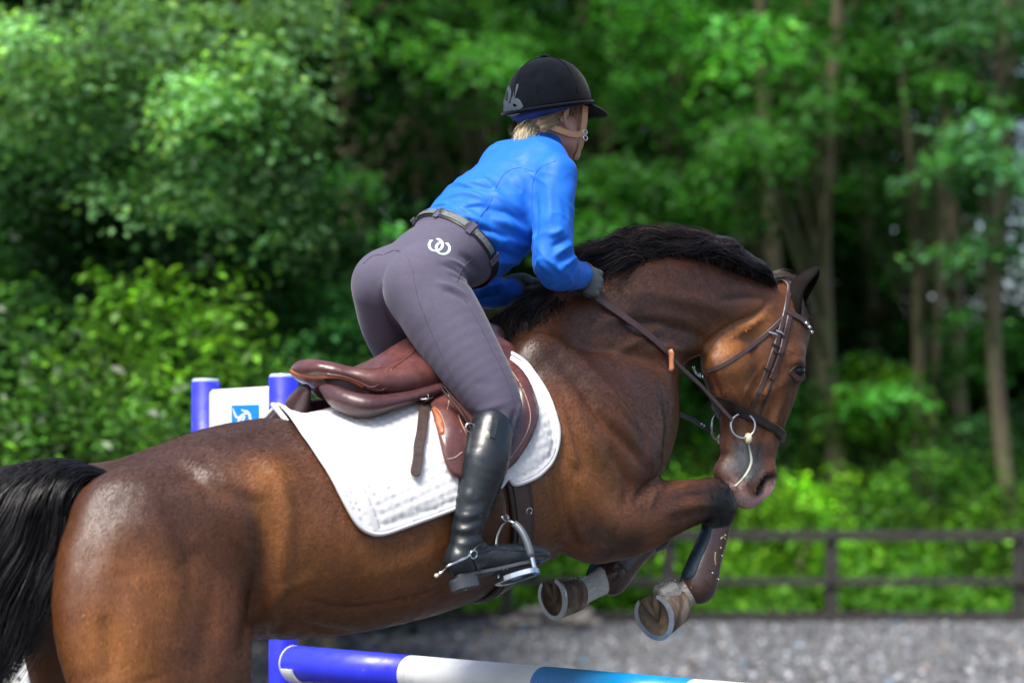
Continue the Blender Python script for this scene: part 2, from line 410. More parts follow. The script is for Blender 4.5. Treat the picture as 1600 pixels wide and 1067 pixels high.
def patch(sf, pts, off, th, step=6, l=0.0, bulge=None, closed_n=4, fold=None):
    """sheet traced on the side the camera sees, lying `off` above the surface"""
    poly = cr(np.array(pts, float), closed_n, True); P2, Fc = poly_tri(poly, step)
    A = [sf.hit(p[0], p[1], l) for p in P2]; P = np.array([a[0] for a in A]); N = np.array([a[1] for a in A])
    E = set()
    for f in Fc:
        for i in range(len(f)): E.add(tuple(sorted((f[i], f[(i + 1) % len(f)]))))
    E = np.array(list(E))
    def sm(X, it):
        for _ in range(it):
            S = X.copy(); c = np.ones(len(X)); np.add.at(S, E[:, 0], X[E[:, 1]]); np.add.at(S, E[:, 1], X[E[:, 0]]); np.add.at(c, E[:, 0], 1); np.add.at(c, E[:, 1], 1); X = S / c[:, None]
        return X
    N = sm(N, 6); N /= np.linalg.norm(N, axis=1)[:, None]
    o = off if bulge is None else off + bulge(P2)
    P = P + N * (np.asarray(o).reshape(-1, 1) if np.ndim(o) else o)
    Fc = orient(P, Fc, N); V, F2 = shell(P, Fc, N, th); return V, F2, P2, N
# ================================================================ THE SETTING
def vnoise(P, scale, seed=0):
    """cheap smooth value noise, P (n,3) -> (n,) in -1..1"""
    r = np.random.default_rng(seed); out = np.zeros(len(P))
    for _ in range(7):
        k = r.normal(size=3); k /= np.linalg.norm(k); out += np.sin(P @ k * scale * r.uniform(.6, 1.7) + r.uniform(0, 6.28)) / 7 ** .5
    return np.clip(out, -2, 2) / 1.4
gravel_m = mat('gravel', (.088, .091, .097), .85, var=.5, vscale=55, bump=1, bscale=45, bdist=.02, vcol2=(.045, .048, .052))
soil_m = mat('woodland_soil', (.022, .018, .010), 1.0, spec=.05, var=.4, vscale=3, bump=1, bscale=12, bdist=.05)
GY = 30.2
def ground_z(x, y):
    t = np.clip((y - GY - .3) / 26, 0, 1); return 3.2 * t * t * (3 - 2 * t) * (1 + .12 * np.sin(x * .35))
V = np.array([[-300, -40, 0], [300, -40, 0], [300, GY + .1, 0], [-300, GY + .1, 0]], float)
tag(mk('arena_ground', V, [[0, 1, 2, 3]], gravel_m, smooth=False), kind='structure')
gx = np.concatenate([np.linspace(-300, -30, 10), np.linspace(-27, 27, 55), np.linspace(30, 300, 10)]); gy = np.concatenate([np.linspace(GY + .1, 70, 60), np.linspace(80, 420, 10)])
X, Y = np.meshgrid(gx, gy); Z = ground_z(X, Y) + np.where(Y > GY + .4, .06 * np.sin(X * 2.1 + Y) * np.cos(Y * 1.7), 0) - .004
V = np.stack([X.ravel(), Y.ravel(), Z.ravel()], 1); nx = len(gx)
Q = np.array([[j * nx + i, j * nx + i + 1, (j + 1) * nx + i + 1, (j + 1) * nx + i] for j in range(len(gy) - 1) for i in range(nx - 1)])
tag(mk('woodland_floor', V, Q, soil_m), kind='structure')

# loose stone and rubber chips lying on the arena (nobody could count them)
def chips(n, x0, x1, y0, y1, s0, s1, seed):
    r = np.random.default_rng(seed); c = np.stack([r.uniform(x0, x1, n), r.uniform(y0, y1, n), np.zeros(n)], 1); s = r.uniform(s0, s1, n) ** 1.0
    base = np.array([[1, 0, 0], [-.5, .86, 0], [-.5, -.86, 0], [.1, .1, .8], [.4, -.5, .55]]); th = r.uniform(0, 6.28, n)
    ca, sa = np.cos(th), np.sin(th); B = base[None] * (1 + .35 * r.normal(size=(n, 5, 3))) * s[:, None, None]
    Bx = B[..., 0] * ca[:, None] - B[..., 1] * sa[:, None]; By = B[..., 0] * sa[:, None] + B[..., 1] * ca[:, None]
    V = np.stack([Bx, By, np.abs(B[..., 2])], -1) + c[:, None]
    F0 = np.array([[0, 1, 3], [1, 2, 3], [2, 4, 3], [4, 0, 3], [0, 4, 2]]); Fc = (F0[None] + 5 * np.arange(n)[:, None, None]).reshape(-1, 3)
    g = r.uniform(.035, .16, n) ** 1.0; g = np.where(r.random(n) < .07, r.uniform(.2, .42, n), g); col = np.stack([g * r.uniform(.90, 1.04, n), g, g * r.uniform(1.0, 1.16, n)], 1)
    k = r.random(n); col[k < .004] = (.05, .2, .32); col[(k > .012) & (k < .018)] = (.35, .22, .14)
    return V.reshape(-1, 3), Fc, np.repeat(col, 5, 0)
chip_m = mat('stone_chips', attr='tint', rough=.9, spec=.2, bump=0, var=.1)
V, Fc, c = chips(60000, -7, 8, 15, GY - .1, .014, .058, 3)
tag(mk('gravel_chips', V, Fc, chip_m, smooth=False, col=c), kind='stuff')

# ---- leaves
leaf_soft = leafmat('tree_leaf', .55, .38, .16); leaf_dark = leafmat('shade_toned_leaf', .8, .25, .04); leaf_gloss = leafmat('laurel_leaf', .42, .25, .45)
def leaves(C, Nn, S, col, r, aspect=.75, fold=.25):
    """folded four-cornered leaves: centres C, face normals Nn, length S"""
    n = len(C); Nn = Nn / (np.linalg.norm(Nn, axis=1)[:, None] + 1e-9); a = r.normal(size=(n, 3)); t = np.cross(Nn, a); t /= np.linalg.norm(t, axis=1)[:, None] + 1e-9; b = np.cross(Nn, t)
    S = S[:, None]; f = fold * S
    V = np.stack([C - t * S * .5, C + b * S * .5 * aspect + Nn * f * .5, C + t * S * .5, C - b * S * .5 * aspect + Nn * f * .5], 1).reshape(-1, 3)
    return V, np.arange(4 * n).reshape(-1, 4), np.repeat(col, 4, 0)
def tint(n, base, r, v=.35, yel=.1):
    g = r.normal(1, v, n).clip(.35, 2.2); c = np.array(base)[None] * g[:, None]; y = r.random(n) < yel; c[y] *= (1.7, 1.4, .8); return c
def spray(r, c, rad, n, droop=.35, flat=.22, lean=(0, 0, 0)):
    """leaf positions and normals of one leafy branch spray"""
    a = r.uniform(0, 6.283, n); q = np.sqrt(r.random(n)) * (1 + .25 * np.sin(a * 3 + r.uniform(0, 6)) + .18 * np.sin(a * 7 + r.uniform(0, 6))); x = np.cos(a) * q * rad; y = np.sin(a) * q * rad
    z = -droop * rad * q ** 2 + r.normal(0, flat * rad * .5, n); P = np.stack([x, y, z], 1)
    th = r.normal(0, .25); P[:, 2] += x * th + y * r.normal(0, .25)
    N = np.stack([x / rad * droop * 1.6, y / rad * droop * 1.6, np.ones(n)], 1) + r.normal(0, .45, (n, 3))
    return P + np.array(c), N
def stint(r, lens, base, v, yel):
    # every spray has a random brightness of its own, for contrast between sprays
    g = np.repeat(np.exp(r.normal(-.15, .55, len(lens))), lens); return tint(len(g), base, r, v, yel) * g[:, None]
bark_m = mat('tree_bark', (.17, .125, .085), .9, var=.45, vscale=2.5, bump=1, bscale=10, bdist=.04, vcol2=(.11, .13, .05), stretch=(3, 3, .7))
def trunk_mb(base, top, r0, r1, r, bend=.3, n=9):
    t = np.linspace(0, 1, 9)[:, None]; b = np.array(base, float); e = np.array(top, float); w = np.stack([np.sin(t[:, 0] * r.uniform(2, 5) + r.uniform(0, 6)), np.sin(t[:, 0] * r.uniform(2, 5) + r.uniform(0, 6)), t[:, 0] * 0], 1) * bend * np.sin(t * math.pi)
    P = b + (e - b) * t + w; P[0, 2] -= .3; rr = r0 + (r1 - r0) * t[:, 0]; rr[0] *= 1.35; return MB().tube(P, rr, n), P
def tree(name, label, x, y, h, r0, sprays, base, seed, leafsize=.14, per=130, group=None, lm=leaf_soft, trunks=None, lean=0.0, v=.25, yel=.07, droop=.35, flat=.22):
    """sprays: rows (x, y, z, radius) in world"""
    r = np.random.default_rng(seed); gz = float(ground_z(np.array(x), np.array(y))); T = thing(name, label, 'tree', (x, y, gz), 'world', group)
    tr = trunks or [(0, 0, lean)]
    for i, (dx, dy, ln) in enumerate(tr):
        mb, P = trunk_mb((x + dx, y + dy, gz), (x + dx + ln, y + dy, gz + h), r0 * (1 if i == 0 else .8), r0 * .35, r)
        if i == 0:
            PT = P; limbs = MB(); 
        mb.build('trunk', bark_m, T, True)
    L = []; 
    for s in sprays:
        s = np.array(s, float); zt = max(gz + 1.0, s[2] - .45 * math.hypot(s[0] - x, s[1] - y) - .4); tt = np.clip((zt - gz) / h, 0, .97); p0 = np.array([np.interp(tt, np.linspace(0, 1, len(PT)), PT[:, k]) for k in range(3)])
        mid = (p0 + s[:3]) / 2 + np.array([0, 0, .25]); limbs.tube(cr([p0, mid, s[:3]], 4), np.linspace(max(.02, r0 * .28), .012, 9), 5)
        L.append(spray(r, s[:3], s[3], int(per * (s[3] / .8) ** 2), droop, flat))
    if L:
        limbs.build('limb', bark_m, T, True)['kind'] = 'stuff'
        P = np.concatenate([a for a, b in L]); N = np.concatenate([b for a, b in L]); S = leafsize * r.uniform(.65, 1.25, len(P))
        V, Fc, c = leaves(P, N, S, stint(r, [len(a) for a, b in L], base, v, yel), r); mk('crown', V, Fc, lm, T, False, c)
    return T

def sprays_px(r, x0, x1, y0, y1, d0, d1, n, rad0, rad1):
    """random spray centres that fill a pixel window between two distances"""
    out = []
    for _ in range(n):
        d = r.uniform(d0, d1); p = W(r.uniform(x0, x1), r.uniform(y0, y1), d); out.append((*p, r.uniform(rad0, rad1)))
    return out
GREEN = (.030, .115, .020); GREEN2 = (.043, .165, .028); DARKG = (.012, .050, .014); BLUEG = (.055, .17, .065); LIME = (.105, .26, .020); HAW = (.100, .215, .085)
rs = np.random.default_rng(11)

# ---- maples at the wood's edge, each with its own crown
def edge_tree(px, d, h, r0, wins, seed, label, base=(.050, .180, .032), trunks=None, lean=0, leafsize=.15, per=125, v=.22, above=8, yel=.06):
    x = (px - 800) * d / F; r = np.random.default_rng(seed); S = []
    for (a, b, c, e, d0, d1, n, q0, q1) in wins: S += sprays_px(r, a, b, c, e, d0, d1, n, q0, q1)
    for _ in range(above):  # the rest of the crown, above the frame
        S.append((x + r.uniform(-2.2, 2.2), d + r.uniform(-2, 2.5), r.uniform(9.2, h), r.uniform(.8, 1.3)))
    return tree('maple_tree', label, x, d, h, r0, S, base, seed, leafsize, per, 'trees at the edge of the wood', trunks=trunks, lean=lean, v=v, yel=yel)
edge_tree(1322, 36, 13, .17, [(1130, 1340, 90, 240, 31.5, 34, 12, .55, .95), (1150, 1300, 20, 100, 33, 36, 7, .6, 1)], 21, 'maple with a straight pale brown trunk just right of the horse\'s face', lean=-.25)
edge_tree(1418, 38, 12, .12, [(1380, 1560, 60, 160, 32, 35, 9, .5, .85), (1340, 1420, 540, 640, 33, 35, 5, .4, .6)], 22, 'twin-stemmed maple with two slim pale trunks rising side by side', trunks=[(0, 0, -.2), (.36, .1, -.05)])
edge_tree(1592, 33, 13, .13, [(1440, 1580, 170, 300, 30.8, 32, 9, .45, .8), (1470, 1600, 340, 400, 31, 33, 5, .45, .7), (1440, 1620, -10, 60, 31, 34, 7, .6, .9)], 23, 'slender maple at the right edge with pale grey-brown trunk', BLUEG, lean=-.3)
edge_tree(1210, 41, 14, .19, [(1020, 1200, 250, 360, 34, 37, 10, .6, .9), (960, 1110, 120, 260, 35, 39, 6, .6, 1)], 24, 'mossy maple trunk behind the horse\'s ears', GREEN)
edge_tree(1030, 43, 15, .2, [(900, 1050, 260, 380, 34, 38, 12, .6, 1.0), (960, 1100, -20, 80, 36, 40, 8, .7, 1.1)], 25, 'dark leafy maple right of the rider\'s helmet')
edge_tree(760, 40, 14, .2, [(560, 800, 50, 120, 32, 35, 16, .55, .9), (480, 760, 0, 70, 33, 37, 12, .6, 1), (640, 800, -30, 30, 34, 38, 7, .7, 1)], 26, 'maple whose bright branch reaches left above the rider\'s back', (.065, .215, .040))
edge_tree(562, 35, 14, .27, [(560, 700, 160, 260, 37, 40, 8, .6, 1)], 27, 'thick dark trunk standing left of the rider\'s back', GREEN)
edge_tree(930, 44, 15, .17, [(760, 980, 40, 160, 38, 42, 12, .7, 1.1)], 28, 'dark maple directly above the rider\'s helmet', GREEN)
edge_tree(1500, 45, 15, .17, [(1300, 1500, 240, 330, 37, 42, 8, .6, 1), (1240, 1420, 100, 200, 40, 44, 6, .8, 1.2)], 29, 'dim maple deep in the wood toward the right edge', GREEN)
edge_tree(1120, 47, 15, .14, [(1050, 1300, 0, 120, 42, 46, 10, .8, 1.3)], 30, 'thin trunk deep in the wood above the horse\'s mane', GREEN)
edge_tree(1262, 46, 14, .13, [(1180, 1330, 420, 520, 41, 45, 4, .5, .8)], 31, 'narrow trunk dim in the shade right of the horse\'s ears', GREEN)
edge_tree(1370, 49, 15, .15, [(1330, 1480, 360, 520, 43, 48, 7, .6, 1.0)], 32, 'shaded grey trunk between the straight maple and the twin stems', GREEN)
# ---- holly and hawthorn on the left, laurel below
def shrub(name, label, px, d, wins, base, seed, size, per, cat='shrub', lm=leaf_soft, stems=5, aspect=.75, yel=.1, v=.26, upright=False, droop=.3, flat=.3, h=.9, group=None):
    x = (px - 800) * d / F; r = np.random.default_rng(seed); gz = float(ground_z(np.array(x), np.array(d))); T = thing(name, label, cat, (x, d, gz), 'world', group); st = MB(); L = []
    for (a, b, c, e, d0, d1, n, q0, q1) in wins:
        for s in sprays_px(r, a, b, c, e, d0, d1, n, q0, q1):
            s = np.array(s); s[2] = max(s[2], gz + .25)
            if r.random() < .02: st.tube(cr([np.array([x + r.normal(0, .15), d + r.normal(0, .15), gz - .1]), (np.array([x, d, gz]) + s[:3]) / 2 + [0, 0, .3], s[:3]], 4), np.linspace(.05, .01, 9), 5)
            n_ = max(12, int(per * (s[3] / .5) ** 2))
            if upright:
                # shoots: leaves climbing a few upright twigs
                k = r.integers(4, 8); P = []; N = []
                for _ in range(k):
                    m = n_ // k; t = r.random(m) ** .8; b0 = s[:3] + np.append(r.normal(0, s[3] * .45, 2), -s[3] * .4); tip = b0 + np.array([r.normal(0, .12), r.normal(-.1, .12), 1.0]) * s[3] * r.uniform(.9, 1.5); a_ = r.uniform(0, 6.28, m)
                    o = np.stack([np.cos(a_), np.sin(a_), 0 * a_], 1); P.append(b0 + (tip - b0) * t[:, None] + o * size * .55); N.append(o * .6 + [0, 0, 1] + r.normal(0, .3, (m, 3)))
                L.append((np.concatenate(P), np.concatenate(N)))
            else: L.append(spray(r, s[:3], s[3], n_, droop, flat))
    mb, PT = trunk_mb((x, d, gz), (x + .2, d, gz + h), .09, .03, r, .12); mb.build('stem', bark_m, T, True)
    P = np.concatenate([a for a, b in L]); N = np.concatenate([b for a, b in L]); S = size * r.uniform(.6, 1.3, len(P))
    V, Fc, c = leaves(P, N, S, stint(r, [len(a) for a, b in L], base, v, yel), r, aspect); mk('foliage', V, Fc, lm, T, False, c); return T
shrub('hawthorn_tree', 'hawthorn with small pale leaves arching down over the upper left', -120, 17.5, [(-40, 300, 0, 90, 16, 18, 20, .3, .5), (60, 420, 60, 160, 15.8, 17.2, 18, .25, .42), (-40, 140, 130, 200, 16, 18, 9, .25, .42), (280, 500, 110, 200, 15.8, 17, 14, .2, .38), (380, 470, 200, 340, 16, 17, 12, .2, .35), (130, 320, 220, 320, 15.8, 17, 14, .18, .32), (320, 520, -10, 40, 16, 17.5, 10, .25, .4), (430, 520, 340, 380, 16, 16.6, 3, .15, .24), (440, 530, 150, 190, 15.8, 16.4, 4, .14, .22)], HAW, 41, .070, 270, 'tree', yel=.14, v=.30, droop=.5, flat=.4)
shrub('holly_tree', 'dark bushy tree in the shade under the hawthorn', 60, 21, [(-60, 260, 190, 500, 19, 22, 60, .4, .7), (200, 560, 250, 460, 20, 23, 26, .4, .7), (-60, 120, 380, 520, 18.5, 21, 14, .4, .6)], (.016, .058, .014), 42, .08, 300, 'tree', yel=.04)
shrub('beech_tree', 'soft green tree with layered sprays left of the rider\'s hips', 470, 24, [(400, 620, 330, 400, 21, 24, 9, .3, .5), (380, 600, 400, 520, 21, 24, 20, .35, .55), (420, 620, 520, 640, 20, 23, 16, .35, .5), (250, 420, 330, 420, 20.5, 22, 8, .35, .5)], (.030, .115, .030), 43, .085, 210, 'tree', yel=.08, droop=.45)
shrub('laurel_shrub', 'cherry laurel with glossy lime-green shoots behind the blue and white jump stand', 250, 17.5, [(130, 400, 490, 580, 15.8, 17.5, 22, .25, .42), (90, 430, 580, 700, 15.6, 17, 26, .25, .4), (190, 260, 440, 500, 16, 17, 6, .2, .3)], LIME, 44, .105, 95, lm=leaf_gloss, aspect=.42, upright=True, v=.4, yel=.12)
shrub('laurel_shrub', 'cherry laurel at the left edge above the horse\'s tail', 20, 16.5, [(-60, 140, 580, 700, 15, 16.5, 22, .25, .4), (-60, 300, 660, 780, 14.8, 16, 26, .25, .4), (-60, 60, 480, 590, 16, 17, 6, .25, .35)], (.045, .125, .018), 45, .1, 95, lm=leaf_gloss, aspect=.42, upright=True, v=.4)
shrub('laurel_shrub', 'darker laurel hedge low between the saddle and the jump stand', 500, 19, [(400, 640, 560, 700, 18, 20, 22, .3, .5), (380, 620, 690, 840, 18, 20, 20, .3, .5), (100, 400, 700, 900, 17.5, 19.5, 28, .3, .5), (-100, 120, 760, 900, 16, 19, 16, .3, .5)], (.035, .10, .016), 46, .1, 120, lm=leaf_gloss, aspect=.45)
# ---- undergrowth bank behind the fence: one shrub after another, then ground cover
k = 0
for (px, d, w, top, base, lab) in [(1010, 32, 120, 760, (0.080, 0.228, 0.020), 'bramble bush behind the fence under the horse\'s raised knee'), (1120, 34.5, 110, 730, (0.096, 0.245, 0.020), 'bright bramble bush behind the horse\'s muzzle'), (1245, 33, 110, 740, (0.112, 0.280, 0.020), 'bright green bush beyond the fence, just right of the muzzle'),
        (1360, 34, 110, 760, (0.088, 0.228, 0.020), 'leafy bush at the feet of the twin-stemmed maple'), (1475, 33, 110, 700, (0.064, 0.193, 0.025), 'rounded bush beyond the fence near the right corner'), (1580, 32.5, 90, 760, (0.080, 0.210, 0.020), 'bush behind the last fence post at the right edge'), (905, 33, 100, 790, (0.064, 0.193, 0.020), 'low bush beyond the fence behind the horse\'s elbow')]:
    shrub('bramble_bush', lab, px, d, [(px - w, px + w, top + 30, 960, d - 1.2, d + 1, 34, .35, .6), (px - w * .7, px + w * .7, top, top + 60, d - .5, d + 1, 10, .25, .45)], base, 60 + k, .12, 75, yel=.16, v=.45, group='undergrowth bushes behind the fence', droop=.3, flat=.5); k += 1
for (px, d, a, b, c, e, base, lab) in [(1370, 36.5, 1290, 1440, 560, 680, LIME, 'young maple sapling with lime leaves in front of the twin trunks'), (1540, 35, 1480, 1620, 640, 760, (.03, .09, .03), 'dark green hazel beside the right-hand trunk'), (1290, 37, 1180, 1330, 600, 720, GREEN, 'shaded hazel behind the horse\'s nose'), (1080, 38, 1000, 1160, 560, 740, GREEN2, 'hazel seen through the gap under the horse\'s throat'), (1500, 38, 1440, 1560, 480, 600, GREEN2, 'hazel with sunlit leaves below the bright sky gaps')]:
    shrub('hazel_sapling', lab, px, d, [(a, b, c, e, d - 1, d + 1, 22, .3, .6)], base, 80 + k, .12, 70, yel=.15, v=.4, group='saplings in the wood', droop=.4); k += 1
# ivy and nettles
n = 26000; x = rs.uniform(-14, 14, n); y = GY + .25 + rs.random(n) ** 1.5 * 16; P = np.stack([x, y, ground_z(x, y) + rs.random(n) * .55 * (1 + .6 * np.sin(x * 1.7) * np.cos(y))], 1)
V, Fc, c = leaves(P, rs.normal(0, .5, (n, 3)) + [0, -.25, 1], rs.uniform(.07, .16, n), tint(n, (.08, .24, .024), rs, .4, .2), rs); tag(mk('ivy_ground_cover', V, Fc, leaf_soft, None, False, c), kind='stuff')
# the wood behind, one mass: leaves in clumps, overhead too; deep greens darkened to paint the shade
def mass(name, n, x0, x1, y0, y1, z0, z1, base, seed, size, clump, cr_):
    r = np.random.default_rng(seed); k = n // clump; C = np.stack([r.uniform(x0, x1, k), r.uniform(y0, y1, k), r.uniform(z0, z1, k)], 1); C = np.repeat(C, clump, 0)
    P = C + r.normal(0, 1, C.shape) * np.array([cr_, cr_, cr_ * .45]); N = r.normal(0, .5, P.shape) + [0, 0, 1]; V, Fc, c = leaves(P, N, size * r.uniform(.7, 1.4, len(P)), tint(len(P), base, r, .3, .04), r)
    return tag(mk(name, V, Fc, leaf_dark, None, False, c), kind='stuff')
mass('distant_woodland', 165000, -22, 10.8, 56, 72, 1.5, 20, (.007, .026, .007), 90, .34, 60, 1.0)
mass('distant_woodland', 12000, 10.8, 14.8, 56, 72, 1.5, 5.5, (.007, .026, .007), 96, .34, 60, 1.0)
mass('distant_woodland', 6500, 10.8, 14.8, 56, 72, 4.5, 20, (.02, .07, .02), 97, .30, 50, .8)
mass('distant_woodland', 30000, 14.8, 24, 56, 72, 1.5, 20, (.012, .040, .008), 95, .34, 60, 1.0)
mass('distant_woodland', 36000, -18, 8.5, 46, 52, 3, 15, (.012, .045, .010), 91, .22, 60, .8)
mass('shade_canopy', 42000, -20, 17, 31, 60, 11, 17, GREEN, 92, .26, 60, 1.0)  # leaf layer above the view, added to shade the wood's interior
mass('shade_toned_understorey', 30000, -14, 8.8, 47, 55, 2.6, 8, (.012, .045, .010), 93, .2, 50, .8)
mass('hedge_backing', 30000, -9, -1.2, 24, 30, .2, 10, (.006, .022, .006), 94, .16, 60, .6)  # backing greens darkened to paint deep shade behind the hedge
# thin shaded trunks
TL = ['dim trunk in the wood over the left blue jump post', 'dim trunk just left of the rider\'s waist', 'dim trunk hidden by the rider\'s back', 'dim trunk above the curve of the horse\'s mane', 'dim trunk left of the straight pale maple', 'dim trunk right of the twin-stemmed maple', 'dim trunk left of the slender maple at the right edge', 'dim trunk behind the rider\'s helmet peak', 'dim trunk above the left end of the mane', 'dim trunk directly above the horse\'s ears']
for i, (px, d, r0) in enumerate([(350, 48, .2), (640, 50, .16), (700, 46, .12), (1165, 52, .16), (1290, 50, .12), (1452, 52, .16), (1545, 50, .14), (880, 50, .18), (1060, 49, .1), (1235, 54, .15)]):
    r = np.random.default_rng(200 + i); x = (px - 800) * d / F; gz = float(ground_z(np.array(x), np.array(d))); mb, P = trunk_mb((x, d, gz), (x + r.normal(0, .6), d, gz + 15), r0, r0 * .5, r)
    T = thing('bare_tree', TL[i], 'tree', (x, d, gz), 'world', 'thin trunks deep in the dark wood'); mb.build('trunk', bark_m, T, True)
    S = [spray(r, (x + r.normal(0, 1), d + r.normal(0, 1), z), 1.1, 160) for z in (9.5, 11, 12.5, 14)]; P = np.concatenate([s[0] for s in S]); N = np.concatenate([s[1] for s in S]); V, Fc, c = leaves(P, N, r.uniform(.12, .25, len(P)), tint(len(P), GREEN, r), r); mk('crown', V, Fc, leaf_soft, T, False, c)

# ---- fence
fence_m = mat('dark_stained_wood', (.026, .022, .021), .75, var=.4, vscale=6, bump=.6, bscale=30, bdist=.01, stretch=(1, 1, 1))
ft = thing('post_and_rail_fence', 'dark stained post and rail fence along the far side of the arena', 'fence', (0, GY, 0), 'world')
zf = lambda py: CAMZ + (HY - py) * GY / F
posts = [(px - 800) * GY / F for px in (-230, 30, 285, 540, 792, 1045, 1299, 1592, 1850)]
for x in posts: MB().box((x, GY, (zf(828)) / 2), (.15, .13, zf(828)), bevel=.012).build('post', fence_m, ft)
for i in range(len(posts) - 1):
    a, b = posts[i], posts[i + 1]; m_ = (a + b) / 2; L = b - a - .006
    MB().box((m_, GY - .09, zf(836)), (L, .045, .13), bevel=.008).build('rail', fence_m, ft)
    MB().box((m_, GY - .09, zf(908)), (L, .045, .095), bevel=.008).build('rail', fence_m, ft)
    MB().box((m_, GY - .09, .075), (L, .05, .155), bevel=.008).build('kickboard', fence_m, ft)
# pile of pale rubble left of the middle of the fence
r = np.random.default_rng(5)
for i in range(26):
    px = r.uniform(760, 935); py = r.uniform(945, 985); s = r.uniform(.05, .12); c = W(px, py, GY - 1.0 - r.random()); c[2] = r.uniform(.02, .35) * (1 if abs(px - 870) < 50 else .4)
    a = r.normal(size=(20, 3)); a /= np.linalg.norm(a, axis=1)[:, None]; u = []
    import bmesh
    bm = bmesh.new(); [bm.verts.new(Vector(c + v * s * np.array([1.2, 1, .8]) * r.uniform(.8, 1.1))) for v in a]; bmesh.ops.convex_hull(bm, input=bm.verts); bm.verts.ensure_lookup_table(); bm.verts.index_update()
    V = [tuple(v.co) for v in bm.verts]; Fc = [[v.index for v in f.verts] for f in bm.faces]; bm.free()
    if i == 0: rub_m = mat('rubble_stone', (.22, .2, .18), .9, var=.35, vscale=12, bump=.5)
    solo('rubble_stone', V, Fc, rub_m, 'one of the pale rubble stones heaped by the fence kickboard', 'stone', group='rubble stones by the fence', smooth=False)

# ---- jump: stand, pole, cup
blue_m = mat('blue_violet_paint', srgb(40, 46, 205), .40, var=.12, vscale=9, vcol2=srgb(96, 98, 170), vpos=(.60, .72), bump=.15, bscale=40)
white_m = mat('white_paint', (.74, .74, .73), .42, var=.08, vscale=7, vcol2=(.42, .40, .36), vpos=(.60, .76), bump=.1, bscale=40)
sky_m = mat('sky_blue_paint', srgb(10, 125, 185), .38, var=.10, vscale=8, vcol2=srgb(90, 150, 180), vpos=(.60, .72), bump=.15, bscale=40)
cap_m = mat('grey_plastic', (.3, .38, .4), .4); black_m = mat('black_rubber', (.012, .012, .013), .6)
PJ = R(40.0); SJ, CJ = math.sin(PJ), math.cos(PJ); pd = np.array([SJ, -CJ, 0]); E0 = W(457, 1035, 7.69)
PX1 = W(443, 800, 7.78)[:2]; PX2 = PX1 - pd[:2] * .46;  
st = thing('jump_stand', 'blue-violet jump stand with white logo panel between its two posts', 'jump stand', (*(PX1 + PX2) / 2, 0), 'world')
for (c, ty) in ((PX1, 590), (PX2, 597)):
    zt = CAMZ + (HY - ty) * c[1] / F; o = MB().tube([(c[0], c[1], .06), (c[0], c[1], zt)], .048, 28).build('post', blue_m, st, True)
    MB().tube([(c[0], c[1], zt), (c[0], c[1], zt + .004), (c[0], c[1], zt + .012)], [.047, .047, .042], 28).build('cap', cap_m, o)
    MB().box((c[0], c[1], .03), (.1, .6, .06), rot=Matrix.Rotation(PJ, 3, 'Z'), bevel=.01).build('foot', white_m, st)
ex = pd.copy(); ez = np.array([0, 0, 1.]); en = np.cross(ez, ex) * -1
def rotz(a): return np.array(Matrix.Rotation(a, 3, 'Z'))
ang = math.atan2(pd[1], pd[0]); mid = (PX1 + PX2) / 2; z1 = CAMZ + (HY - 609) * 8.1 / F
nn = np.array([CJ, SJ, 0]) * -1     # panel face toward camera-left
nn = nn if nn[1] < 0 else -nn
panel_c = np.array([*(mid), 0]) + nn * .0; pw = .46 - .1 + .03
o = MB().box((panel_c[0], panel_c[1], z1 - .29), (pw, .03, .58), rot=rotz(ang), bevel=.012).build('panel', white_m, st)
# logo: blue square with white curling strokes
face = panel_c + nn * .0155; lg = mat('logo_blue', srgb(0, 120, 215), .4, var=.03)
def plane_pt(px, py, dn=0.0):
    d = np.array([(px - 800) / F, 1, (HY - py) / F]); o_ = np.array([0, 0, CAMZ]); t = ((face + nn * dn - o_) @ nn) / (d @ nn); return o_ + d * t
q = [plane_pt(362, 633), plane_pt(405, 632), plane_pt(405, 676), plane_pt(362, 676)]
lo_ = mk('logo_square', np.array([p + nn * .001 for p in q] + [p - nn * .001 for p in q]), [[0, 1, 2, 3], [7, 6, 5, 4], [0, 4, 5, 1], [1, 5, 6, 2], [2, 6, 7, 3], [3, 7, 4, 0]], lg, o, False)
for (pts, wd) in [([(363.5, 638), (366, 645), (369, 651), (374, 652.5), (379, 648), (385, 646)], (.3, .9, 1.4, 1.8, 1.6, 1.0)), ([(376.5, 639.5), (381, 642), (386, 643), (389.5, 648), (391, 655), (394, 661)], (.3, 1.2, 1.6, 1.8, 1.6, .8)),
        ([(377, 652), (374, 656), (371, 661), (369, 668)], (1.4, 1.6, 1.4, 1.2)), ([(382, 650), (380, 656), (378.5, 662), (379, 670)], (1.2, 1.5, 1.5, 1.2)), ([(362.5, 662), (366, 662.5), (371, 664)], (.8, 1.0, .6)), ([(388, 664), (393, 667), (399, 665)], (.8, 1.2, .6))]:
    Pp = cr(np.array(pts, float), 5); w_ = cr(np.array(wd, float)[:, None], 5)[:, 0]; T = np.gradient(Pp, axis=0); T /= np.linalg.norm(T, axis=1)[:, None]; Nv = np.stack([-T[:, 1], T[:, 0]], 1)
    V = []; 
    for i in range(len(Pp)):
        for sg in (1, -1): 
            a = Pp[i] + sg * Nv[i] * w_[i]; V.append(plane_pt(a[0], a[1], .0018))
    m_ = len(Pp); V = np.array(V); Fc = [[2 * i, 2 * i + 2, 2 * i + 3, 2 * i + 1] for i in range(m_ - 1)]; V, Fc = shell(V, Fc, np.tile(nn, (len(V), 1)), .001)
    mk('logo_stroke', V, Fc, white_m, o, False)
MB().box((panel_c[0], panel_c[1], .32), (pw, .035, .1), rot=rotz(ang), bevel=.01).build('crossrail', white_m, st)
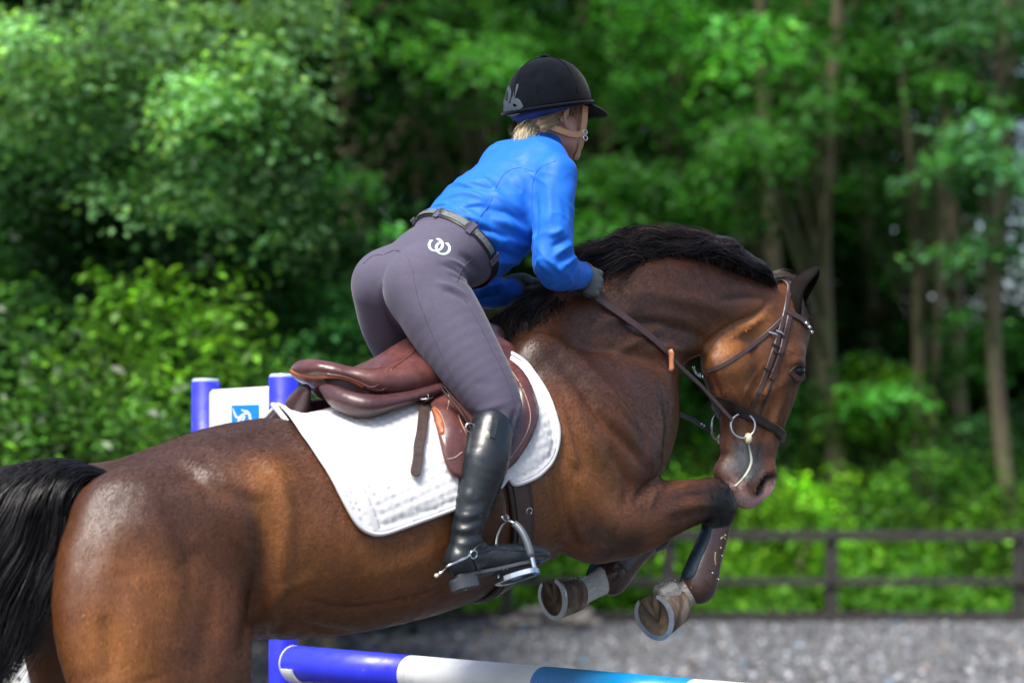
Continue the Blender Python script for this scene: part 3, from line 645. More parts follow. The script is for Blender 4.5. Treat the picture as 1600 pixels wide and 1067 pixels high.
# pole
sw = np.array([0, .62, 1.23, 1.83, 2.43, 3.03, 3.6]); 
pole = thing('jump_pole', 'striped blue, white and sky-blue jump pole under the horse', 'pole', tuple(E0 + pd * 1.8), 'world')
ms = [blue_m, white_m, sky_m, white_m, blue_m, white_m]
for i in range(6):
    a, b = E0 + pd * sw[i], E0 + pd * sw[i + 1]; a = a + pd * (.0 if i else .0)
    if i == 0:
        P = [a, a + pd * .003, a + pd * .01, b]; rr = [.048, .053, .0555, .0555]
    else: P = [a, b]; rr = [.0555, .0555]
    MB().tube(P, rr, 32).build('stripe', ms[i], pole, True)
MB().ring(E0 + pd * .006, pd, .0535, .0028, 32, 6).build('end_rim', white_m, pole, True)
cupc = E0 + pd * .05
cup = MB()
for a in np.linspace(-80, 80, 9):
    pass
V = []; 
for a in np.radians(np.linspace(-75, 75, 15)):
    d = nn * math.sin(a) * -1 + np.array([0, 0, -1]) * math.cos(a)
    for (rr, t) in ((.058, -.03), (.058, .03), (.064, .03), (.064, -.03)): V.append(cupc + d * rr + pd * t)
Fc = [[i * 4 + k, i * 4 + (k + 1) % 4, i * 4 + 4 + (k + 1) % 4, i * 4 + 4 + k] for i in range(14) for k in range(4)] + [[0, 1, 2, 3], [59, 58, 57, 56]]
cup.add(V, Fc); cup.solo('jump_cup', white_m, 'white plastic cup holding the far end of the striped pole', 'jump cup', smooth=False)
# white upright behind the hind leg and tail
ut = thing('jump_upright', 'white drilled jump upright glimpsed between the horse\'s tail and hind leg', 'jump stand', (*W(28, 1100, 9.2)[:2], 0), 'world')
c = W(28, 1100, 9.2); zt = CAMZ + (HY - 948) * 9.2 / F
MB().box((c[0], c[1], zt / 2), (.1, .08, zt), bevel=.006).build('post', white_m, ut)
for k_ in range(12):
    z = zt - .12 - k_ * .075
    MB().tube([(c[0] + .012, c[1] - .0415, z), (c[0] + .012, c[1] - .040, z)], .008, 12).build('pin_hole', black_m, ut)
MB().box((c[0], c[1], .035), (.1, .7, .07), bevel=.01).build('foot', white_m, ut)
# ================================================================ HORSE
def st(px, py, l, ra, rb=None):
    """station: photo pixel centre, lateral offset l (towards the camera), half height in px, half width in metres"""
    p = H(px, py, l); r = ra * PXM(p); return (*p, r, rb if rb is not None else r)
hf = Field((-1.35, -.52, .22), (1.6, .52, 2.42), .0075)
LY = (0, 1, 0)
# trunk
hf.tube([st(225, 850, 0, 92, .17), st(320, 842, 0, 146, .25), st(450, 832, 0, 168, .275), st(560, 815, 0, 172, .30), st(670, 778, 0, 176, .31), st(780, 728, 0, 168, .285), st(880, 680, 0, 155, .23), st(950, 650, 0, 120, .17)], k=.05)
# neck
hf.tube([st(860, 605, 0, 118, .15), st(935, 560, 0, 128, .14), st(1000, 503, 0, 101, .115), st(1065, 478, 0, 79, .095), st(1130, 482, 0, 66, .085), st(1190, 497, 0, 55, .075), st(1222, 512, 0, 46, .065)], k=.06)
# withers ridge and spine
hf.tube([st(700, 618, 0, 40, .05), st(780, 575, 0, 38, .045), st(870, 505, 0, 34, .04)], k=.08)
hf.tube([st(195, 778, 0, 34, .07), st(300, 726, 0, 44, .10), st(420, 700, 0, 44, .09)], k=.06)
for s in (1, -1):
    # shoulder blade, point of shoulder, triceps
    hf.tube([st(845 + (s < 0) * -60, 570, .14 * s, 48, .06), st(915 + (s < 0) * -60, 650, .185 * s, 60, .07), st(975 + (s < 0) * -70, 715, .18 * s, 62, .08)], k=.07)
    hf.tube([st(840 + (s < 0) * -60, 680, .19 * s, 70, .08), st(905 + (s < 0) * -70, 765, .195 * s, 70, .08), st(930 + (s < 0) * -80, 812, .185 * s, 55, .07)], k=.06)
    # breast muscle
    hf.tube([st(990 + (s < 0) * -20, 640, .07 * s, 54, .08), st(982 + (s < 0) * -20, 705, .08 * s, 60, .09)], k=.05)
    # croup, hip point, thigh, buttock
    dx = 0 if s > 0 else -105
    hf.tube([st(232 + dx * .6, 832, .10 * s, 104, .155), st(335 + dx * .7, 800, .13 * s, 92, .13), st(405 + dx * .8, 765, .17 * s, 50, .08)], k=.08)
    hf.tube([st(214 + dx * .7, 850, .12 * s, 122, .14), st(234 + dx * .55, 935, .165 * s, 160, .125), st(250 + dx * .5, 1030, .185 * s, 156, .11), st(265 + dx * .5, 1110, .19 * s, 128, .10), st(205 + dx, 1180, .18 * s, 80, .085), st(150 + dx, 1270, .15 * s, 50, .06)], k=.032)
    # gaskin to hoof
    hf.tube([st(160 + dx, 1250, .15 * s, 56, .06), st(105 + dx, 1345, .14 * s, 36, .04), st(112 + dx, 1400, .14 * s, 25, .03), st(125 + dx, 1470, .14 * s, 22, .028), st(128 + dx, 1500, .14 * s, 27, .034), st(150 + dx, 1545, .14 * s, 22, .03)], k=.02)
# near foreleg
hf.tube([st(930, 822, .19, 58, .08), st(985, 812, .19, 58, .075), st(1040, 795, .19, 45, .06), st(1088, 782, .185, 35, .05), st(1116, 782, .18, 31, .045)], k=.035)
hf.tube([st(1112, 777, .18, 32, .045), st(1122, 793, .18, 28, .042)], k=.02)
hf.tube([st(1125, 795, .18, 26, .038), st(1113, 838, .175, 19, .028), st(1098, 880, .17, 18, .026), st(1086, 914, .17, 24, .033)], k=.015)
hf.tube([st(1084, 918, .17, 23, .032), st(1064, 936, .17, 20, .028), st(1054, 944, .17, 27, .038)], k=.015); hf.tube([st(1052, 918, .185, 10, .016), st(1037, 926, .185, 11, .017)], k=.015); hf.tube([st(1045, 916, .15, 10, .016), st(1030, 922, .15, 11, .016)], k=.015)
# far foreleg
hf.tube([st(880, 800, -.19, 58, .08), st(940, 825, -.19, 46, .06), st(1000, 830, -.185, 34, .05), st(1022, 826, -.18, 32, .045)], k=.035)
hf.tube([st(1022, 835, -.18, 27, .04), st(985, 868, -.175, 19, .027), st(958, 893, -.17, 24, .033)], k=.015)
hf.tube([st(955, 897, -.17, 24, .032), st(915, 922, -.17, 19, .027), st(897, 930, -.17, 25, .036)], k=.015)
# head
hf.tube([st(1226, 470, 0, 30, .055), st(1208, 508, 0, 56, .08), st(1190, 560, 0, 76, .095), st(1180, 612, 0, 72, .08), st(1173, 665, 0, 58, .062), st(1168, 715, 0, 49, .052), st(1166, 745, 0, 46, .052), st(1168, 762, 0, 34, .045)], k=.025)
hf.tube([st(1137, 575, .045, 46, .06), st(1140, 600, .04, 40, .055)], k=.03); hf.tube([st(1137, 575, -.045, 46, .06), st(1140, 600, -.04, 40, .055)], k=.03)
for s in (1, -1):
    e = 0 if s > 0 else -66
    hf.tube([st(1236 + e * .8, 556, .062 * s, 24, .035), st(1240 + e * .8, 582, .068 * s, 20, .028)], k=.02)       # orbit
    hf.tube([st(1225 + e * .8, 590, .075 * s, 8), st(1185 + e * .7, 620, .078 * s, 7)], k=.02)                          # facial crest
    hf.tube([st(1196 + e * .45, 742, .036 * s, 20, .022), st(1196 + e * .45, 758, .034 * s, 17, .02)], k=.02)            # nostril wing
hf.tube([st(1135, 738, 0, 21, .035), st(1138, 748, 0, 17, .03)], k=.02)   # chin
hf.tube([st(1172, 768, 0, 18, .035), st(1160, 765, 0, 15, .035)], k=.02)  # upper lip
hs = hf.mesh(); del hf
hs.relax(2, .5)
# muscle relief, traced as strokes: (path, radius, amplitude)
def amp(L, f, g=.88): return [(p, r * g, a * f) for (p, r, a) in L]
hs.V = hs.V + hs.normals() * (.0022 * vnoise(hs.V * [.7, 1, 1.2], 22, 21) + .0009 * vnoise(hs.V, 60, 22) + .0004 * vnoise(hs.V, 130, 23))[:, None]
hs.sculpt(amp([
    ([(150, 752), (128, 830), (112, 900), (108, 980), (135, 1060)], .035, .004),
    ([(250, 705), (330, 760), (400, 790), (415, 860), (400, 930), (385, 985), (372, 1040)], .030, -.010),
    ([(405, 705), (440, 760), (445, 850), (430, 930), (400, 985)], .030, .007),
    ([(300, 850), (330, 920), (320, 1000), (300, 1060)], .045, -.007), ([(180, 800), (250, 830), (290, 880)], .05, .006),
    ([(200, 900), (215, 980), (230, 1060)], .05, .008), ([(160, 960), (170, 1010), (180, 1067)], .02, -.005),
    ([(413, 702), (416, 706)], .014, -.007), ([(405, 735), (412, 780)], .03, .003),
    ([(330, 700), (300, 740), (240, 770)], .03, -.004), ([(420, 985), (460, 975), (520, 985), (560, 990)], .02, -.005), ([(440, 1000), (425, 960), (440, 920), (500, 900)], .018, .005),
    # shoulder
    ([(860, 545), (905, 600), (940, 650), (985, 700), (1020, 745)], .020, -.011), ([(830, 600), (862, 680), (872, 750), (888, 820), (912, 862)], .026, -.010),
    ([(880, 600), (912, 670), (945, 730)], .03, .007), ([(905, 740), (930, 790), (960, 830)], .035, .006), ([(1015, 600), (1030, 660), (1028, 710)], .03, .007),
    ([(1028, 745), (1005, 765), (988, 790)], .012, -.007), ([(1035, 752), (1022, 772), (1012, 800)], .010, .005), ([(950, 700), (980, 755), (975, 800)], .02, -.006),
    ([(780, 900), (830, 885), (890, 850)], .02, -.006), ([(960, 600), (1000, 660), (1010, 720)], .02, -.005),
    # neck
    ([(880, 540), (950, 545), (1010, 560), (1040, 575)], .022, -.008), ([(940, 470), (1010, 460), (1080, 470), (1150, 490)], .03, .007), ([(960, 510), (1020, 505), (1080, 520), (1120, 545)], .02, -.009),
    ([(1000, 540), (1050, 545), (1090, 545)], .018, .006), ([(1120, 470), (1170, 465), (1205, 470)], .014, -.004),
    ([(1205, 470), (1180, 492), (1150, 505), (1120, 525), (1098, 548)], .011, -.010), ([(1196, 492), (1165, 512), (1130, 535)], .012, .006),
    # foreleg tendons
    ([(1040, 765), (1080, 757), (1122, 752)], .012, .004), ([(1045, 782), (1090, 772), (1125, 768)], .011, -.004), ([(1035, 802), (1080, 790), (1115, 788)], .011, .004), ([(1050, 815), (1075, 806), (1100, 797)], .009, -.003), ([(1130, 755), (1140, 770)], .012, .006), ([(1112, 772), (1118, 785)], .008, -.005),
    ([(190, 800), (165, 880), (150, 960), (165, 1050)], .045, .005), ([(250, 770), (290, 850), (300, 930), (285, 1010)], .035, -.006),
    ([(560, 900), (640, 880), (690, 850)], .03, .004), ([(460, 930), (540, 950), (640, 935), (720, 905)], .014, -.004), ([(300, 700), (380, 680), (430, 672)], .025, .004),
    ([(905, 560), (960, 620), (1010, 680)], .02, .006), ([(900, 520), (960, 500), (1000, 470)], .022, .005), ([(1045, 505), (1000, 530), (950, 560)], .016, .006), ([(870, 620), (890, 700), (900, 730)], .018, .006), ([(930, 850), (960, 862), (985, 860)], .02, .004), ([(890, 770), (900, 820), (915, 850)], .02, .006),
], 1.45))
hs.sculpt(amp([
    # head
    ([(1105, 560), (1120, 605), (1135, 640), (1128, 690)], .010, -.005), ([(1225, 600), (1205, 640), (1195, 690)], .014, -.006), ([(1236, 600), (1226, 650), (1216, 700)], .010, .004),
    ([(1150, 640), (1145, 690), (1140, 720)], .010, -.004), ([(1170, 700), (1168, 735), (1150, 755), (1128, 742)], .005, -.005),
    ([(1262, 580), (1254, 592), (1240, 596)], .008, .003), ([(1232, 568), (1246, 562), (1258, 566)], .008, .005), ([(1248, 580)], .012, -.008),
    ([(1186, 767), (1193, 753), (1203, 743)], .009, -.026), ([(1180, 770), (1184, 752), (1196, 736), (1208, 738)], .006, .004), ([(1230, 545), (1222, 520)], .014, -.008), ([(1165, 740), (1172, 760)], .008, .003), ([(1120, 700), (1130, 715)], .008, -.004),
    ([(1200, 560), (1170, 600), (1150, 640)], .006, .0025), ([(1140, 600), (1160, 640), (1165, 690)], .006, .0025), ([(1230, 610), (1210, 660), (1205, 710)], .008, .003), ([(1190, 690), (1180, 730)], .008, -.003), ([(1225, 548), (1215, 575), (1222, 600)], .010, -.004),
], 1.35, .9), both=True)
# coat colour, with shade painted into the thigh and flank valley
def paint(sf, base, blobs, both=True):
    C = np.tile(np.array(base, float), (len(sf.V), 1))
    for (path, r, c, a) in blobs:
        P = np.array([(H(*p) if len(p) == 3 else sf.hit(*p)[0]) for p in (cr(path, 4) if len(path) > 2 else path)])
        for sg in ((1, -1) if both else (1,)):
            d = dist_path(sf.V, P * [1, sg, 1], 2.6 * r); w = ((a * np.exp(-(d / r) ** 2)) if a < 1 else np.clip(2.2 * np.exp(-(d / r) ** 2), 0, 1))[:, None]; C = C * (1 - w) + np.array(c) * w
    return C
BROWN = (.122, .042, .0135); DKB = (.020, .0085, .005); ORG = (.31, .115, .028); BLK = (.004, .0036, .004); TAN = (.21, .095, .035); SOOT_SHADE = (.042, .019, .013)
V = hs.V
C = paint(hs, BROWN, [
    ([(180, 745), (300, 700), (440, 665)], .20, SOOT_SHADE, .88), ([(870, 560), (960, 600), (1020, 640)], .12, SOOT_SHADE, .62), ([(1000, 470), (1080, 450), (1140, 460)], .11, SOOT_SHADE, .7), ([(1000, 780), (1050, 790)], .05, SOOT_SHADE, .5), ([(560, 640), (780, 560)], .12, DKB, .7), ([(850, 540), (950, 470), (1050, 420), (1160, 430)], .11, DKB, .6),
    ([(430, 760), (450, 840), (470, 900)], .08, ORG, .7), ([(560, 860), (620, 880), (680, 860)], .09, ORG, .45), ([(200, 1040), (170, 1000)], .09, ORG, .6), ([(250, 920), (200, 880)], .08, ORG, .35),
    ([(900, 730), (930, 760)], .09, ORG, .6), ([(870, 800), (850, 760)], .06, ORG, .35), ([(1030, 600), (1030, 700)], .06, SOOT_SHADE, .5), ([(930, 830), (960, 850), (990, 850)], .05, DKB, .9), ([(1000, 660), (1010, 730)], .05, SOOT_SHADE, .6),
    ([(600, 985), (700, 960), (800, 905)], .07, DKB, .75), ([(890, 580), (1000, 590), (1035, 620)], .07, SOOT_SHADE, .55), ([(260, 780), (330, 800)], .08, SOOT_SHADE, .3), ([(380, 780), (395, 860), (385, 940)], .03, SOOT_SHADE, .6), ([(300, 1000), (290, 1050)], .06, SOOT_SHADE, .3),  # the flank and thigh strokes paint the valley's shade
    ([(960, 510), (1040, 520), (1090, 545)], .05, DKB, .75), ([(1190, 500), (1150, 520), (1120, 545)], .04, ORG, .85), ([(1160, 590), (1190, 620), (1150, 560)], .05, ORG, .4), ([(1215, 610), (1200, 680)], .022, ORG, .6),
    ([(1250, 560), (1256, 600), (1235, 590)], .012, DKB, .5), ([(1240, 640), (1228, 700)], .016, DKB, .5),
    ([(1110, 600), (1115, 680)], .02, DKB, .5),
    ([(1160, 700), (1165, 740)], .030, (.075, .080, .085), .95), ([(1125, 733, .04), (1145, 728, .045)], .022, (.20, .21, .22), .9), ([(1188, 700), (1184, 735)], .026, (.045, .040, .040), .95), ([(1165, 705, .05), (1168, 735, .05)], .028, (.115, .120, .125), .95), ([(1248, 580)], .026, (.012, .008, .008), .85),
    ([(1124, 744, .04), (1138, 750, .045), (1152, 757, .045)], .020, (.50, .30, .26), 1.0), ([(1158, 778, .03), (1172, 785, .03), (1190, 778, .035)], .020, (.46, .30, .27), 1.0), ([(1200, 771), (1210, 758)], .014, (.70, .42, .38), 1.0), ([(1216, 735), (1218, 722)], .007, (.5, .47, .45), .8),
    ([(1184, 768), (1192, 753), (1202, 741), (1208, 740)], .010, (.004, .003, .003), 1.0),
])
# per-leg dark points, white pasterns (positions in the horse frame)
def legcol(C, path, r, c, a=1.0):
    P = np.array([st(*q, 1)[:3] for q in path]); d = dist_path(V, P, 2.5 * r); w = (a * np.clip(1.6 * np.exp(-(d / r) ** 2), 0, 1))[:, None]; return C * (1 - w) + np.array(c) * w
C = legcol(C, [(1075, 785, .19), (1040, 790, .19)], .06, DKB, .55)
C = legcol(C, [(1112, 790, .18), (1138, 778, .18), (1125, 800, .18), (1098, 880, .17)], .085, BLK); C = legcol(C, [(1022, 826, -.18), (985, 868, -.175), (960, 890, -.17)], .08, BLK)
C = legcol(C, [(1080, 922, .17), (1055, 945, .17)], .046, (.30, .26, .22)); C = legcol(C, [(1054, 918, .185), (1036, 926, .185), (1030, 922, .15)], .030, (.42, .38, .34)); C = legcol(C, [(945, 905, -.17), (905, 927, -.17)], .055, (.58, .56, .54))
for s in (1, -1):
    dx = 0 if s > 0 else -105; C = legcol(C, [(100 + dx, 1345, .14 * s), (125 + dx, 1480, .14 * s)], .09, BLK)
n1 = vnoise(V, 18, 3); n2 = vnoise(V, 75, 5); n3 = vnoise(V * [1, 1, 1.6], 9, 6); C = C * (1 + .14 * n1 + .07 * n2 + .10 * n3)[:, None]
coat_m = mat('bay_coat', attr='tint', rough=.38, var=.20, vscale=60, bump=.5, bscale=260, bdist=.0022, spec=.5, stretch=(1, 1, 2.4), coat=0, sheen=0, rvar=.08)
# black and pale zones are rougher through the same coat
b0 = H(420, 800); hb = (b0[0], 0, .3)
horse = thing('horse', 'bay horse with black points jumping the striped pole, knees tucked up', 'horse', hb)
mk('body', hs.V, hs.Q, coat_m, horse, True, C.clip(.003, .9))
# short coat hair lying along the body, most of it too fine to see singly
def coat_hair(n, seed):
    r = np.random.default_rng(seed); Q = hs.Q; Vv = hs.V; a = np.linalg.norm(np.cross(Vv[Q[:, 2]] - Vv[Q[:, 0]], Vv[Q[:, 3]] - Vv[Q[:, 1]]), axis=1); cen = Vv[Q[:, 0]]
    wgt = a * np.where(cen[:, 1] < .06, 1, .12); wgt = wgt / wgt.sum(); f = r.choice(len(Q), n, p=wgt); u, v = r.random(n)[:, None], r.random(n)[:, None]; q = Q[f]
    P = (1 - u) * (1 - v) * Vv[q[:, 0]] + u * (1 - v) * Vv[q[:, 1]] + u * v * Vv[q[:, 2]] + (1 - u) * v * Vv[q[:, 3]]; N = hs.normals()[q[:, 0]]; c = C[q[:, 0]]
    xr, xh = H(330, 800)[0], H(1090, 600)[0]; fl = np.tile(np.array([-.75, 0, -.62]), (n, 1)); rump = 1 / (1 + np.exp((P[:, 0] - xr) / .08)); head = 1 / (1 + np.exp(-(P[:, 0] - xh) / .05))
    fl = fl * (1 - rump - head).clip(0, 1)[:, None] + np.array([-.25, 0, -1.]) * rump[:, None] + np.array([-.1, 0, -1.]) * head[:, None]
    fl = fl + clumpn0(P * .6, 12) * .35 + r.normal(0, .12, (n, 3)); fl -= N * np.einsum('ij,ij->i', fl, N)[:, None]; fl /= np.linalg.norm(fl, axis=1)[:, None] + 1e-9; s_ = np.cross(N, fl)
    L = r.uniform(.006, .013, n)[:, None]; w = r.uniform(.0005, .0010, n)[:, None]; t = r.normal(0, .0006, n)[:, None]
    V3 = np.stack([P + N * .0002 - s_ * w, P + N * .0002 + s_ * w, P + fl * L + N * (.0011 + t)], 1).reshape(-1, 3)
    g = np.exp(r.normal(.04, .24, n))[:, None]; o = mk('coat_hair', V3, np.arange(3 * n).reshape(-1, 3), hairy_m, horse, True, np.repeat(c * g, 3, 0).clip(.002, .9)); o['kind'] = 'stuff'
def clumpn0(P, sc): return np.stack([vnoise(P, sc, 301), vnoise(P, sc, 302), vnoise(P, sc, 303)], 1)
hairy_m = mat('coat_hair', attr='tint', rough=.47, var=.1, bump=0, spec=.4, rvar=.06)
coat_hair(230000, 12)
# eyes
eye_m = mat('horse_eye', (.003, .003, .006), .10, var=0, bump=0, spec=.35, rvar=0)
def ball(c, r, n=16, sc=(1, 1, 1), rot=None):
    V = [];
    for i in range(1, n):
        t = math.pi * i / n
        for j in range(2 * n): p = 2 * math.pi * j / (2 * n); V.append([math.sin(t) * math.cos(p), math.sin(t) * math.sin(p), math.cos(t)])
    V = np.array(V + [[0, 0, 1], [0, 0, -1]]) * np.array(sc) * r
    if rot is not None: V = V @ np.array(rot).T
    m = 2 * n; Fc = [(i * m + j, (i + 1) * m + j, (i + 1) * m + (j + 1) % m, i * m + (j + 1) % m) for i in range(n - 2) for j in range(m)]
    k = (n - 1) * m; Fc += [(k, j, (j + 1) % m) for j in range(m)] + [(k + 1, (n - 2) * m + (j + 1) % m, (n - 2) * m + j) for j in range(m)]
    return V + np.array(c), Fc
p, nn_ = hs.hit(1248, 580); 
for s in (1, -1):
    c = (p - nn_ * .0115) * np.array([1, s, 1]); V, Fc = ball(c, .0205, 14); e = mk('eye', V, Fc, eye_m, horse)
    lid = MB()
    for up in (1, -1):
        a = [(1233, 583), (1240, 574 if up > 0 else 592), (1249, 570 if up > 0 else 595), (1257, 574 if up > 0 else 590)]
        P, N = path_on(hs, a, 6, 0, .002); P = P * [1, s, 1]; N = N * [1, s, 1]; lid.tube(P, np.linspace(.0022, .002, len(P)) * (1.2 if up > 0 else .9), 8)
    lid.build('eyelid', mat('eyelid_skin', (.014, .008, .006), .6) if s > 0 else bpy.data.materials['eyelid_skin'], e, True)
# ears: cupped, opening to the front
ear_m = mat('ear_fur', (.006, .004, .004), .8, spec=.1, var=.3, bump=.5, bscale=150); earin_m = mat('ear_inner_fur', (.09, .045, .022), .8, var=.4, vscale=40, bump=.6, bscale=200)
for s, b, t in ((1, H(1244, 490, .055), H(1272, 416, .060)), (-1, H(1216, 488, -.055), H(1243, 428, -.06))):
    ax = t - b; L_ = np.linalg.norm(ax); ax /= L_; open_ = np.array([.75, -s * .75, .1]); open_ -= ax * (open_ @ ax); open_ /= np.linalg.norm(open_); sd = np.cross(ax, open_)
    V = []; nu, nv = 16, 17
    for i in range(nu):
        t_ = i / (nu - 1); w = .036 * (math.sin(math.pi * (t_ * .60 + .22)) ** .8) * (1 - t_ ** 4.5) ** .7 + .0006; dp = w * 1.25; op = .35 + 1.05 * math.sin(math.pi * min(1, t_ * .9 + .05)) ** .8
        for j in range(nv):
            a = math.pi * (op / 2 * .6 + (2 - op * .6) * j / (nv - 1)); V.append(b + ax * L_ * (t_ - .1 * (1 - t_)) + open_ * (math.cos(a) * dp - .008 + .020 * t_ * t_) + sd * math.sin(a) * w)
    V = np.array(V); Fc = [[i * nv + j, i * nv + j + 1, (i + 1) * nv + j + 1, (i + 1) * nv + j] for i in range(nu - 1) for j in range(nv - 1)]
    sfN = Surf(V, np.array(Fc)).normals(); V2, F2 = shell(V, Fc, -sfN, .0035); mk('ear', V2, F2, ear_m, horse, True)
# forelock
hair_m = mat('black_hair', attr='tint', rough=.36, var=.15, bump=0, spec=.32, rvar=.05)
def strands(name, roots, flow, lens, r0, col, parent, seg=14, seed=0, wav=.012, m=None, kind='stuff', sides=3):
    """roots (n,3); flow(P, t, rnd) -> direction (n,3); each hair is a thin tapered tube"""
    r = np.random.default_rng(seed); n = len(roots); P = np.zeros((n, seg, 3)); P[:, 0] = roots; rnd = r.normal(size=(n, 6)); step = lens / (seg - 1); D0 = None
    for i in range(1, seg):
        d = flow(P[:, i - 1], (i - 1) / (seg - 1), rnd, D0); d /= np.linalg.norm(d, axis=1)[:, None] + 1e-9; D0 = d; P[:, i] = P[:, i - 1] + d * step[:, None]
    T = np.gradient(P, axis=1); T /= np.linalg.norm(T, axis=2)[..., None] + 1e-9; u = np.cross(T, np.array([.3, .2, .93])); u /= np.linalg.norm(u, axis=2)[..., None] + 1e-9; w = np.cross(T, u)
    rad = (r0 * (1 - .75 * np.linspace(0, 1, seg) ** 2))[None, :, None]
    if np.ndim(col) == 1: col = np.array(col)[None] * r.uniform(.6, 1.7, n)[:, None]
    Vs = [P + rad * (math.cos(2 * math.pi * k / sides) * u + math.sin(2 * math.pi * k / sides) * w) for k in range(sides)]
    V = np.stack(Vs, 2); F0 = []
    for i in range(seg - 1):
        for k in range(sides): F0.append([i * sides + k, i * sides + (k + 1) % sides, (i + 1) * sides + (k + 1) % sides, (i + 1) * sides + k])
    Fc = (np.array(F0)[None] + (seg * sides) * np.arange(n)[:, None, None]).reshape(-1, 4)
    o = mk(name, V.reshape(-1, 3), Fc, m or hair_m, parent, True, np.repeat(col, seg * sides, 0)); 
    if kind: o['kind'] = kind
    return o
def clumpn(P, sc, seed): return np.stack([vnoise(P, sc, seed), vnoise(P, sc, seed + 1), vnoise(P, sc, seed + 2)], 1)
rr = np.random.default_rng(31)
# mane: thick, swept back along the crest
crest = cr([H(772, 520, .0), H(820, 488, 0), H(880, 452, 0), H(930, 425, 0), H(990, 405, 0), H(1050, 400, 0), H(1110, 406, 0), H(1165, 424, 0), H(1200, 440, 0)], 12)
def crest_at(t):
    x = t * (len(crest) - 1); i = np.clip(x.astype(int), 0, len(crest) - 2); f = (x - i)[:, None]; return crest[i] * (1 - f) + crest[i + 1] * f
n = 9500; t = rr.random(n); t = np.where(rr.random(n) < .3, rr.uniform(.5, 1, n), t); roots = crest_at(t); roots[:, 1] += rr.normal(0, .02, n); roots[:, 2] -= .012 + np.abs(roots[:, 1]) * .3
tan = crest_at(np.clip(t + .02, 0, 1)) - crest_at(np.clip(t - .02, 0, 1)); tan /= np.linalg.norm(tan, axis=1)[:, None]
upn = np.stack([-tan[:, 2], 0 * t, tan[:, 0]], 1)
# thickness of the roll above the crest along its length (m)
hgt = np.interp(t, [0, .12, .3, .45, .6, .8, .93, 1], [.025, .04, .055, .105, .125, .115, .075, .025])
lift = rr.random(n) ** .7
def mane_flow(P, s, rnd, D):
    f = np.clip(1.0 - s * 2.6, 0, 1)[..., None] if np.ndim(s) else max(0, 1 - s * 2.6)
    c = clumpn(P * [1, 1.5, 1], 46, 50); side = np.stack([0 * t, -np.sign(rnd[:, 0] + .25) * .55, 0 * t], 1)
    d = -tan * (.35 + 1.0 * min(1, s * 2.5)) + upn * (f * (.25 + 1.6 * lift * hgt / .1))[:, None] - upn * (.30 * s * 1.0) + side * (.15 + .5 * s) + c * .42 + rnd[:, 1:4] * .07
    return d
L_ = (.09 + 1.15 * hgt) * rr.uniform(.8, 1.25, n)
mcol = np.array([.0075, .006, .0065])[None] * rr.uniform(.5, 1.8, n)[:, None]; br = (rr.random(n) < .45) & (lift > .65); mcol[br] = np.array([.05, .026, .018]) * rr.uniform(.6, 1.4, br.sum())[:, None]
strands('mane', roots, mane_flow, L_, .0011, mcol, horse, 12, 1)
n2_ = 3200; t = rr.random(n2_) * .40; roots = crest_at(t); roots[:, 1] += rr.normal(-.012, .02, n2_); roots[:, 2] -= .010 + np.abs(roots[:, 1]) * .3
tan = crest_at(np.clip(t + .02, 0, 1)) - crest_at(np.clip(t - .02, 0, 1)); tan /= np.linalg.norm(tan, axis=1)[:, None]; upn = np.stack([-tan[:, 2], 0 * t, tan[:, 0]], 1); lf = rr.random(n2_)
def side_flow(P, s, q, D):
    c = clumpn(P, 46, 50); k_ = min(1, s * 2)
    return -tan * (.25 + .5 * k_) + upn * ((1 - k_) * (.5 + .9 * lf) - .55 * k_)[:, None] + np.array([0, -.85, 0]) * (.5 + .3 * s) + c * .38 + q[:, 1:4] * .08
strands('mane', roots, side_flow, rr.uniform(.05, .085, n2_) * (1.15 - t), .0011, np.array([.0070, .0058, .0062]), horse, 11, 41)
# solid core under the mane so that no gap shows
cf = Field((crest[:, 0].min() - .15, -.12, crest[:, 2].min() - .12), (crest[:, 0].max() + .1, .12, crest[:, 2].max() + .16), .006)
cst = []
for tt in np.linspace(0.02, .985, 22):
    c = crest_at(np.array([tt]))[0]; tn = crest_at(np.array([min(1, tt + .02)]))[0] - crest_at(np.array([max(0, tt - .02)]))[0]; tn /= np.linalg.norm(tn); h_ = float(np.interp(tt, [0, .12, .3, .45, .6, .8, .93, 1], [.02, .035, .05, .095, .11, .105, .07, .02])); u = np.array([-tn[2], 0, tn[0]])
    q = c + u * (h_ * .34 - .012); cst.append((*q, h_ * .40 + .006, .030 + h_ * .12))
cf.tube(cst, k=.01); ms_ = cf.mesh(); ms_.relax(2); nn2 = vnoise(ms_.V * [1, 1, 1.0], 45, 9) + .6 * vnoise(ms_.V, 95, 19); ms_.V = ms_.V + ms_.normals() * (nn2 * .006)[:, None]; ms_._b = None
mcore_m = mat('mane_core', (.004, .0033, .0035), .7, var=.4, vscale=40, bump=1, bscale=90, bdist=.008, stretch=(1, 1, 4))
mk('mane_underside', ms_.V, ms_.Q, mcore_m, horse)
# wisp and forelock
n = 220; b = H(1240, 484, .02); roots = b + rr.normal(0, .012, (n, 3)); strands('forelock', roots, lambda P, s, q, D: np.array([.30 - .2 * s, -.35 * 1, -1.0 * min(1, s * 1.6) + .2 * (1 - s)]) + q[:, :3] * .18 + clumpn(P, 40, 8) * .30, rr.uniform(.04, .075, n), .0011, np.array([.010, .007, .006]), horse, 9, 2)
n = 90; a = H(1200, 436, .0); roots = a + rr.normal(0, .008, (n, 3)); strands('poll_hair', roots, lambda P, s, q, D: np.array([1, 0, .55 - 1.4 * s]) + q[:, :3] * .12, rr.uniform(.08, .11, n), .0009, np.array([.16, .13, .11]), horse, 9, 3)
